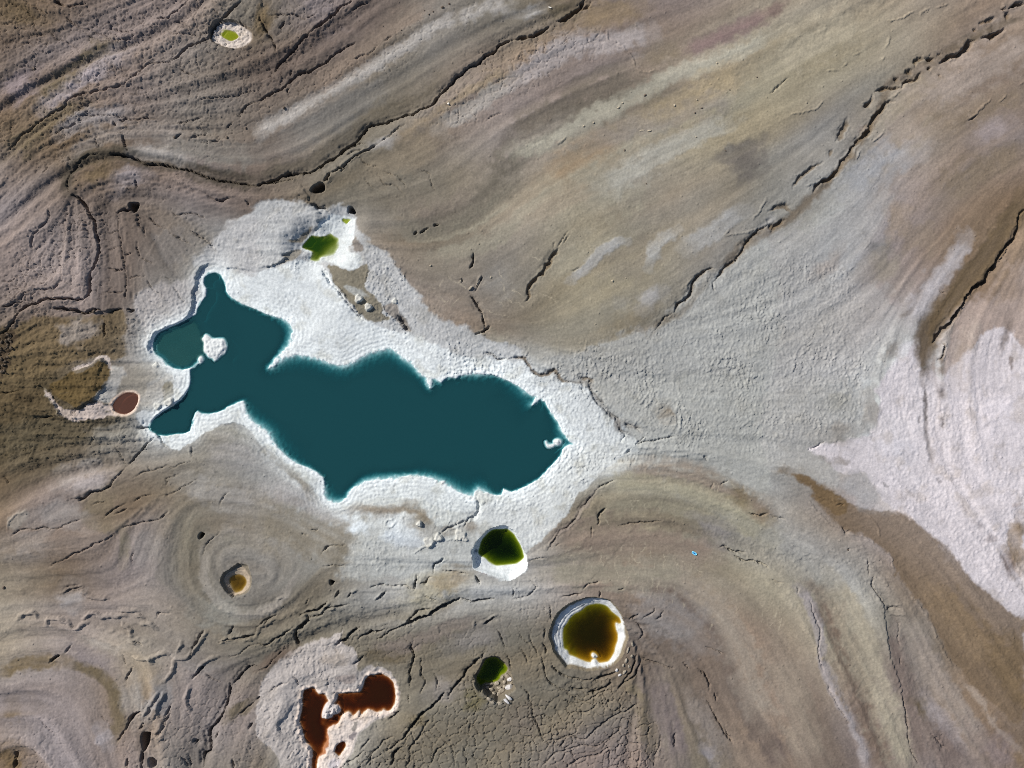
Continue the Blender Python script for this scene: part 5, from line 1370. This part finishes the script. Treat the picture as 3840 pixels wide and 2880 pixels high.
for oid in sorted(ID_NAMES):
    f = quads[fo == oid]
    if not len(f):
        continue
    used = np.unique(f)
    remap = np.zeros(MX * MY, np.int32)
    remap[used] = np.arange(len(used))
    if oid in NM:
        name, label, cat, kind = NM[oid]
        grp = None
    else:
        d = ID_NAMES[oid]
        kind, grp = 'structure', None
        if isinstance(d, tuple):
            name = {'isle': 'salt_island', 'mound': 'salt_mound'}[d[0]]
            label, cat, kind = d[1], name.replace('_', ' '), 'thing'
            grp = {'isle': 'salt islands standing in the water', 'mound': 'salt mounds on the shore crust'}[d[0]]
        else:
            name, label, cat = 'sinkhole', d, 'sinkhole'
    o = grid_mesh(name, co_all[used], remap[f], {'soil': ('C', col_all[used])}, MAT_G)
    tag(o, label, cat, kind, grp)
print('ground', round(time.time() - T0, 1))


def water_mesh(name, pts, z, stride, sig, k, deep, margin, label, wv=.12):
    r = poly_sd(pts, 4, wv)
    sl, D = r
    j0, i0 = sl[0].start, sl[1].start
    Dm = D[::stride, ::stride]
    h, w = Dm.shape
    Xs, Ys, Hs = X[sl][::stride, ::stride], Y[sl][::stride, ::stride], Hh[sl][::stride, ::stride]
    depth = np.maximum(z - Hs, 0)
    idx = np.arange(h * w, dtype=np.int32).reshape(h, w)
    q = np.stack([idx[:-1, :-1], idx[:-1, 1:], idx[1:, 1:], idx[1:, :-1]], -1).reshape(-1, 4)
    ok = Dm < margin
    fk = (ok[:-1, :-1] & ok[1:, 1:] & ok[1:, :-1] & ok[:-1, 1:]).ravel()
    q = q[fk]
    used = np.unique(q)
    rm = np.zeros(h * w, np.int32)
    rm[used] = np.arange(len(used))
    co = np.stack([Xs.ravel(), Ys.ravel(), np.full(h * w, z, np.float32)], 1)[used]
    dp = depth.ravel()[used]
    clear = np.exp(-.5 * dp[:, None] * np.array(sig)[None, :])
    murk = 1 - np.exp(-.6 * k * dp)
    o = grid_mesh(name, co, rm[q], {'clear': ('C', clear), 'murk': ('F', murk)}, water_material(name, deep, k))
    tag(o, label, 'lake' if name == 'lake_water' else 'pond', 'structure')
    return o


water_mesh('lake_water', lake, LAKE_Z, 1, (3.4, .8, .62), 2.2, (26, 70, 76), .6, 'large dark teal lake with white salt shores')
for P, wpts in WATER:
    water_mesh('pond_water', wpts, P['z'], 1, P['sig'], P['k'], P['deep'], .5, P['label'], P.get('wv', .12))
print('water', round(time.time() - T0, 1))


# ------------------------------------------------------------------ loose things
def ground_z(x, y):
    i = int(round((x - xs[0]) / DX)); j = int(round((y - ys[0]) / DX))
    i = min(max(i, 0), nx - 1); j = min(max(j, 0), ny - 1)
    return float(Hh[j, i])


def link_mesh(name, bm, mat, parent=None, smooth=False):
    me = bpy.data.meshes.new(name)
    bm.normal_update()
    bm.to_mesh(me)
    bm.free()
    if smooth:
        for p in me.polygons:
            p.use_smooth = True
    else:
        for p in me.polygons:
            p.use_smooth = False
    me.materials.append(mat)
    o = bpy.data.objects.new(name, me)
    scene.collection.objects.link(o)
    o.parent = parent
    return o


def rock(name, p, size, mat, label, cat, group, seed, rot=0.0, tilt=0.0, sub=2, sink=.3, jag=.22):
    rg = random.Random(seed)
    bm = bmesh.new()
    bmesh.ops.create_icosphere(bm, subdivisions=sub, radius=1)
    ph = [rg.uniform(0, 6.3) for _ in range(9)]
    cuts = [Vector((rg.gauss(0, 1), rg.gauss(0, 1), rg.gauss(0, .8))).normalized() for _ in range(7)]
    for v in bm.verts:
        c = v.co.copy()
        n = math.sin(2.3 * c.x + ph[0]) * math.sin(2.9 * c.y + ph[1]) + .6 * math.sin(4.7 * c.z + ph[2] + 3 * c.x) + .4 * math.sin(7 * c.y + 5 * c.x + ph[3])
        r = 1 + jag * n * .6
        for k in cuts:                      # broken faces
            dd = c.dot(k)
            if dd * r > .78:
                r = .78 / dd
        v.co = c * r
        v.co.x *= size[0] / 2; v.co.y *= size[1] / 2; v.co.z *= size[2] / 2
    o = link_mesh(name, bm, mat)
    z = ground_z(p[0], p[1])
    o.location = (p[0], p[1], z + size[2] * (.5 - sink))
    o.rotation_euler = (tilt, tilt * .6, rot)
    tag(o, label, cat, None, group)
    return o


M_PALE = solid('pale_stone', (190, 178, 156))
M_CLOD = solid('mud_clod', (104, 90, 78))
M_SLAB = solid('broken_mud_slab', (164, 154, 138), var=.25, scale=1.5)
M_SALTR = solid('salt_block', (216, 214, 214))
M_DARKR = solid('dark_earth_block', (92, 78, 62), var=.25)

PALE = [('20', '920,930', 1.1, .6, .5, .6, 'long pale boulder, larger of the two on the pale stripe, upper right plain'), ('20', '955,890', .6, .55, .45, 0, 'small pale boulder just above the long one on the pale stripe'),
 ('20', '1150,822', 1.0, .55, .5, .8, 'pale boulder at the dark bend of the stripe, upper right plain'), ('20', '705,1060', .75, .6, .5, .2, 'pale boulder below the pinkish smear, upper plain'), ('20', '620,1090', .9, .5, .4, .6, 'pale oblong boulder left of the pale one below the smear'),
 ('20', '1405,910', .8, .65, .55, -.5, 'pale round boulder on the ochre patch, upper right plain'), ('20', '1600,858', .55, .45, .4, -.3, 'small pale stone right of the ochre patch boulder'), ('20', '1770,545', .6, .5, .45, 0, 'pale stone nearest the top on the yellowish plain'),
 ('20', '1125,1130', 1.6, .5, .4, .1, 'long pale slab, left of a pair in the middle plain'), ('20', '1185,1132', 1.5, .55, .4, .15, 'long pale slab, right of a pair in the middle plain'), ('20', '970,1300', .5, .8, .4, -.2, 'dark-edged upright stone below the pair of slabs'),
 ('21', '868,768', .75, .65, .6, 0, 'single pale round boulder on the bare dome northeast of the lake'), ('21', '980,745', .4, .4, .35, 0, 'smaller stone right of the pale round boulder on the dome'), ('11', '1510,636', .75, .6, .6, .4, 'pale boulder on the tan slope between two cracks north of the lake'),
 ('11', '2030,738', .8, .6, .5, .2, 'rounded boulder east of the standing slabs north of the lake'), ('21', '718,1143', .5, .4, .35, 0, 'lone small stone on the lower dome near the salt'), ('20', '1590,1185', .5, .45, .4, 0, 'small pale stone above the mouth of the pebbly patch'),
 ('20', '1160,1588', .5, .4, .35, 0, 'small stone beside dark dashes at lower edge of upper plain'), ('20', '1845,1302', .45, .4, .35, 0, 'small stone left of the dark grey smudge'), ('20', '2120,665', .6, .35, .3, .3, 'dark oblong stone on the yellowish plain'),
 ('20', '1885,775', .9, .3, .25, .0, 'thin dark stone on the tan plain upper right'), ('20', '1640,933', .9, .35, .3, .2, 'thin dark stone below the small pale stone'), ('20', '1580,975', .5, .6, .35, .2, 'dark stone pair under the thin one')]
for k, (c, s, a, b, h, r, lab) in enumerate(PALE):
    rock('boulder', PT(c, s)[0], (a, b, h), M_PALE if 'dark' not in lab else M_CLOD, lab, 'boulder', 'boulders on the plain', 100 + k, r)
CLODS = [('10', '1610,65', .95, 'largest dark clod of the cluster at the top edge'), ('10', '1670,35', .7, 'dark clod nearest the top edge right of the largest'), ('10', '1495,125', .6, 'dark clod lowest of the cluster at the top edge'), ('10', '1530,100', .6, 'dark clod between the largest and the lowest at the top edge'),
 ('10', '1455,90', .5, 'small dark clod left in the cluster at the top edge'), ('10', '1258,262', .5, 'single dark clod on the brown band under the top cluster'), ('10', '590,735', .45, 'single dark clod left on the brown band, upper left'), ('10', '240,930', 1.1, 'elongated dark clod on brown strip above the pale stripe'),
 ('00', '285,590', 1.2, 'dark lump standing alone on pinkish mud at upper left'), ('00', '1505,1185', .9, 'dark lump at the left of three on the greyish slope'), ('00', '1960,1190', 1.0, 'round dark lump right of the pale ring, upper left slope'), ('00', '2120,1105', .8, 'round dark lump nearest the grey stripe, upper left slope'),
 ('03', '20,105', 1.1, 'dark lump at the left edge above the mud rolls'), ('13', '755,1560', .0, ''), ('32', '690,1435', .6, 'dark lump in the grey gravel ridge, lower right')]
for k, (c, s, a, lab) in enumerate(CLODS):
    if a:
        rock('mud_clod', PT(c, s)[0], (a, a * .85, a * .7), M_CLOD, lab, 'clod', 'dark clods on the plain', 200 + k, k * .7, sub=2, jag=.35)

# standing slabs north of the lake
for k, (s, a, b, h, r, lab) in enumerate([('1915,790', .9, 3.2, .9, -.35, 'largest of the tilted mud slabs along the crack north of the lake'), ('1855,830', .8, 1.8, .6, -.75, 'tilted mud slab left of the largest along the crack'), ('1768,770', .7, 1.1, .6, -.2, 'small tilted mud slab farthest left of the crack'),
        ('1968,1075', .6, 1.5, .6, .1, 'tilted mud slab at the lower end of the crack north of lake'), ('1943,1025', .5, .7, .5, .2, 'small pale block in the crack above the lower slab')]):
    rock('mud_slab', PT('11', s)[0], (a, b, h), M_SLAB, lab, 'slab', 'tilted slabs along the crack', 300 + k, r, tilt=.2, sub=2, sink=.3)

# rubble in the deep sinkhole
RUB = [('560,1150', 1.1, .9, .5, .3), ('690,1220', 1.3, 1.0, .6, -.4), ('850,1060', 1.5, 1.2, .6, .8), ('930,1180', 1.2, .9, .6, 0), ('1020,1260', 1.9, 1.6, .7, .5), ('760,1330', 1.2, 1.0, .7, .2), ('720,1440', 1.4, .9, .5, -.6), ('900,1380', 1.4, 1.2, .7, 1.1), ('950,1480', 1.5, .9, .5, .1),
       ('1100,1000', 1.3, 1.0, .7, .9), ('1040,880', 1.1, .9, .6, .4), ('1170,800', 1.7, 1.1, .7, -.7), ('1260,900', 1.4, 1.1, .9, .2), ('1240,1120', 2.2, 1.6, 1.2, .1), ('1230,1290', 2.0, .8, .7, -.7), ('1160,1400', 1.8, .8, .6, -.75), ('650,1080', 2.4, .8, .5, .05), ('1320,1000', .9, .9, .7, .3), ('620,1330', 1.0, 1.3, .6, .7), ('1100,1130', 1.2, 1.0, .6, 1.4)]
for k, (s, a, b, h, r) in enumerate(RUB):
    white = k in (12, 13, 14, 15)
    p = PT('G', s, -3.6)[0]
    rock('rubble_slab', p, (a * 1.25, b * 1.25, h * 1.5), M_SALTR if white else M_SLAB, 'whitish broken slab among the rubble in the deep bottom sinkhole' if white else 'grey broken mud slab in the rubble of the deep bottom sinkhole', 'slab',
         'whitish slabs in the deep sinkhole' if white else 'grey slabs in the deep sinkhole', 400 + k, r, tilt=.25 * math.sin(k * 2.1), sub=2, sink=.2, jag=.3)
# fallen blocks beside the large round sinkhole
BLK = [('905,810', 1.0, 1.1, .7, .1, 1, 'square white block on the southeast lip of the large round sinkhole'), ('930,855', 1.3, .8, .6, .5, 1, 'pale block just below the square white one'), ('970,830', .9, 1.8, .6, -.6, 0, 'long tilted slab right of the square white block'), ('1000,640', .8, 2.4, .7, -.2, 0, 'long slab standing on the east lip of the large round sinkhole'),
       ('985,730', .9, 2.0, .7, -.15, 0, 'slab below the long one on the east lip of the round sinkhole'), ('1035,690', .9, 1.0, .6, .4, 0, 'pale block east of the stacked lip slabs'), ('960,770', .8, 1.1, .6, -.4, 0, 'short slab between the long slab and the white block'), ('1040,590', .7, 1.6, .6, .3, 0, 'slab highest on the east lip of the round sinkhole'), ('1010,780', .8, 1.0, .6, .2, 0, 'lowest slab at the eastern lip of the round sinkhole')]
for k, (s, a, b, h, r, wht, lab) in enumerate(BLK):
    rock('lip_slab', PT('23', s)[0], (a, b, h), M_SALTR if wht else M_SLAB, lab, 'slab', 'slabs on the lip of the round sinkhole', 500 + k, r, tilt=.2, sub=2, sink=.25)
# heap of dark blocks at the left edge
hp = px('01', '0,1230 120,1220 150,1300 90,1380 110,1450 60,1560 0,1590')
rg = random.Random(3)
cnt = 0
while cnt < 46:
    q = np.array([rg.uniform(-12, 66), rg.uniform(1250, 1400)])
    dx_ = 52 - abs(q[1] - 1300) * .2
    if q[0] > dx_:
        continue
    p = world_xy(q[None], 0)[0]
    s_ = rg.uniform(.5, 1.5)
    rock('earth_block', p, (s_, s_ * rg.uniform(.6, 1), s_ * .7), M_DARKR, 'dark earth block in the tumbled heap at the left edge', 'earth block', 'tumbled blocks at the left edge', 600 + cnt, rg.uniform(0, 6), tilt=rg.uniform(-.4, .4), sub=1, sink=.25, jag=.4)
    cnt += 1
# blocks along the dark scarp above the heap
for k, s in enumerate(['700,1050', '735,1055', '775,1045', '820,1035', '855,1020']):
    rock('earth_block', PT('01', s)[0], (1.3, 1.0, .9), M_DARKR, 'dark block fallen into the trench west of the lake', 'earth block', 'blocks fallen into the trench', 700 + k, k * 1.1, tilt=.2, sub=2, sink=.2, jag=.35)

# white plank and white ball
def box_part(name, size, mat, parent=None, loc=(0, 0, 0), bev=.03, seg=2):
    bm = bmesh.new()
    bmesh.ops.create_cube(bm, size=1)
    for v in bm.verts:
        v.co.x *= size[0]; v.co.y *= size[1]; v.co.z *= size[2]
    bmesh.ops.bevel(bm, geom=list(bm.edges), offset=bev, segments=seg, affect='EDGES')
    o = link_mesh(name, bm, mat, parent)
    o.location = loc
    return o


M_WHITE = solid('white_paint', (246, 240, 230), rough=.6, var=.05, albedo=False)
p = world_xy(np.array([[2062.2, 28.3]]))[0]
o = box_part('plank', (.90, .32, .10), M_WHITE)
o.location = (p[0], p[1], ground_z(*p) + .25)
o.rotation_euler = (.05, .08, -.25)
tag(o, 'short white plank beside the dark crack at the top edge', 'plank')
p = world_xy(np.array([[1681.7, 389.5]]))[0]
bm = bmesh.new()
bmesh.ops.create_uvsphere(bm, u_segments=20, v_segments=12, radius=.31)
for v in bm.verts:
    v.co.z *= .8
    if v.co.z > .2:
        v.co.z = .2 + (v.co.z - .2) * .5
o = link_mesh('buoy', bm, M_WHITE, None, True)
o.location = (p[0], p[1], ground_z(*p) + .18)
tag(o, 'small round white float lying by the long crack, upper middle', 'float')

# small blue raft on the mud
M_BLUE = solid('light_blue_vinyl', (60, 170, 232), rough=.45, var=.06, scale=1.5, albedo=False)
M_RIM = solid('pale_blue_vinyl', (130, 212, 248), rough=.4, var=.05, albedo=False)
M_NAVY = solid('navy_vinyl', (8, 60, 150), rough=.5, var=.08, albedo=False)
M_BLACK = solid('black_rubber', (22, 24, 20), rough=.7, var=.1, albedo=False)
rp = world_xy(np.array([[2603.5, 2074.5]]))[0]
raft = bpy.data.objects.new('raft', None)
scene.collection.objects.link(raft)
raft.location = (rp[0], rp[1], ground_z(*rp) + .02)
raft.rotation_euler = (0, 0, math.radians(-33))
tag(raft, 'small bright blue oval raft with navy middle lying on brown mud', 'raft')
LA, LB = .86, .44


def oval(t, a, b):
    c, s = math.cos(t), math.sin(t)
    return a * math.copysign(abs(c) ** .75, c), b * math.copysign(abs(s) ** .75, s)


bm = bmesh.new()
NU, NV, RT = 48, 12, .13
ring = []
for i in range(NU):
    t = 2 * math.pi * i / NU
    cx_, cy_ = oval(t, LA - RT, LB - RT)
    nxv, nyv = oval(t, 1, 1)
    L_ = math.hypot(nxv, nyv)
    row = []
    for j in range(NV):
        f = 2 * math.pi * j / NV
        row.append(bm.verts.new((cx_ + nxv / L_ * RT * math.cos(f), cy_ + nyv / L_ * RT * math.cos(f), RT + RT * math.sin(f))))
    ring.append(row)
for i in range(NU):
    for j in range(NV):
        bm.faces.new((ring[i][j], ring[(i + 1) % NU][j], ring[(i + 1) % NU][(j + 1) % NV], ring[i][(j + 1) % NV]))
link_mesh('tube', bm, M_RIM, raft, True)
bm = bmesh.new()
top = [bm.verts.new((*oval(2 * math.pi * i / NU, LA - RT, LB - RT), .10)) for i in range(NU)]
bot = [bm.verts.new((v.co.x, v.co.y, .04)) for v in top]
bm.faces.new(top)
bm.faces.new(bot[::-1])
for i in range(NU):
    bm.faces.new((top[i], bot[i], bot[(i + 1) % NU], top[(i + 1) % NU]))
link_mesh('floor_sheet', bm, M_BLUE, raft)
s1 = box_part('seat', (.30, .26, .12), M_NAVY, raft, (-.06, .02, .16), .05, 3)
for k, (x, y, sx, sy) in enumerate([(.93, .22, .16, .12), (.86, -.20, .20, .12), (-.70, .38, .18, .10), (-.74, -.22, .12, .16), (-.62, -.36, .14, .1)]):
    box_part('handle', (sx, sy, .09), M_BLACK, raft, (x, y, .12), .035, 2)
bm = bmesh.new()
for i in range(10):
    pass
bmesh.ops.create_cone(bm, cap_ends=True, segments=10, radius1=.025, radius2=.025, depth=.44)
o = link_mesh('cross_bar', bm, M_BLACK, raft, True)
o.location = (.90, .01, .14)
o.rotation_euler = (math.radians(90), 0, .12)
print('done', round(time.time() - T0, 1))
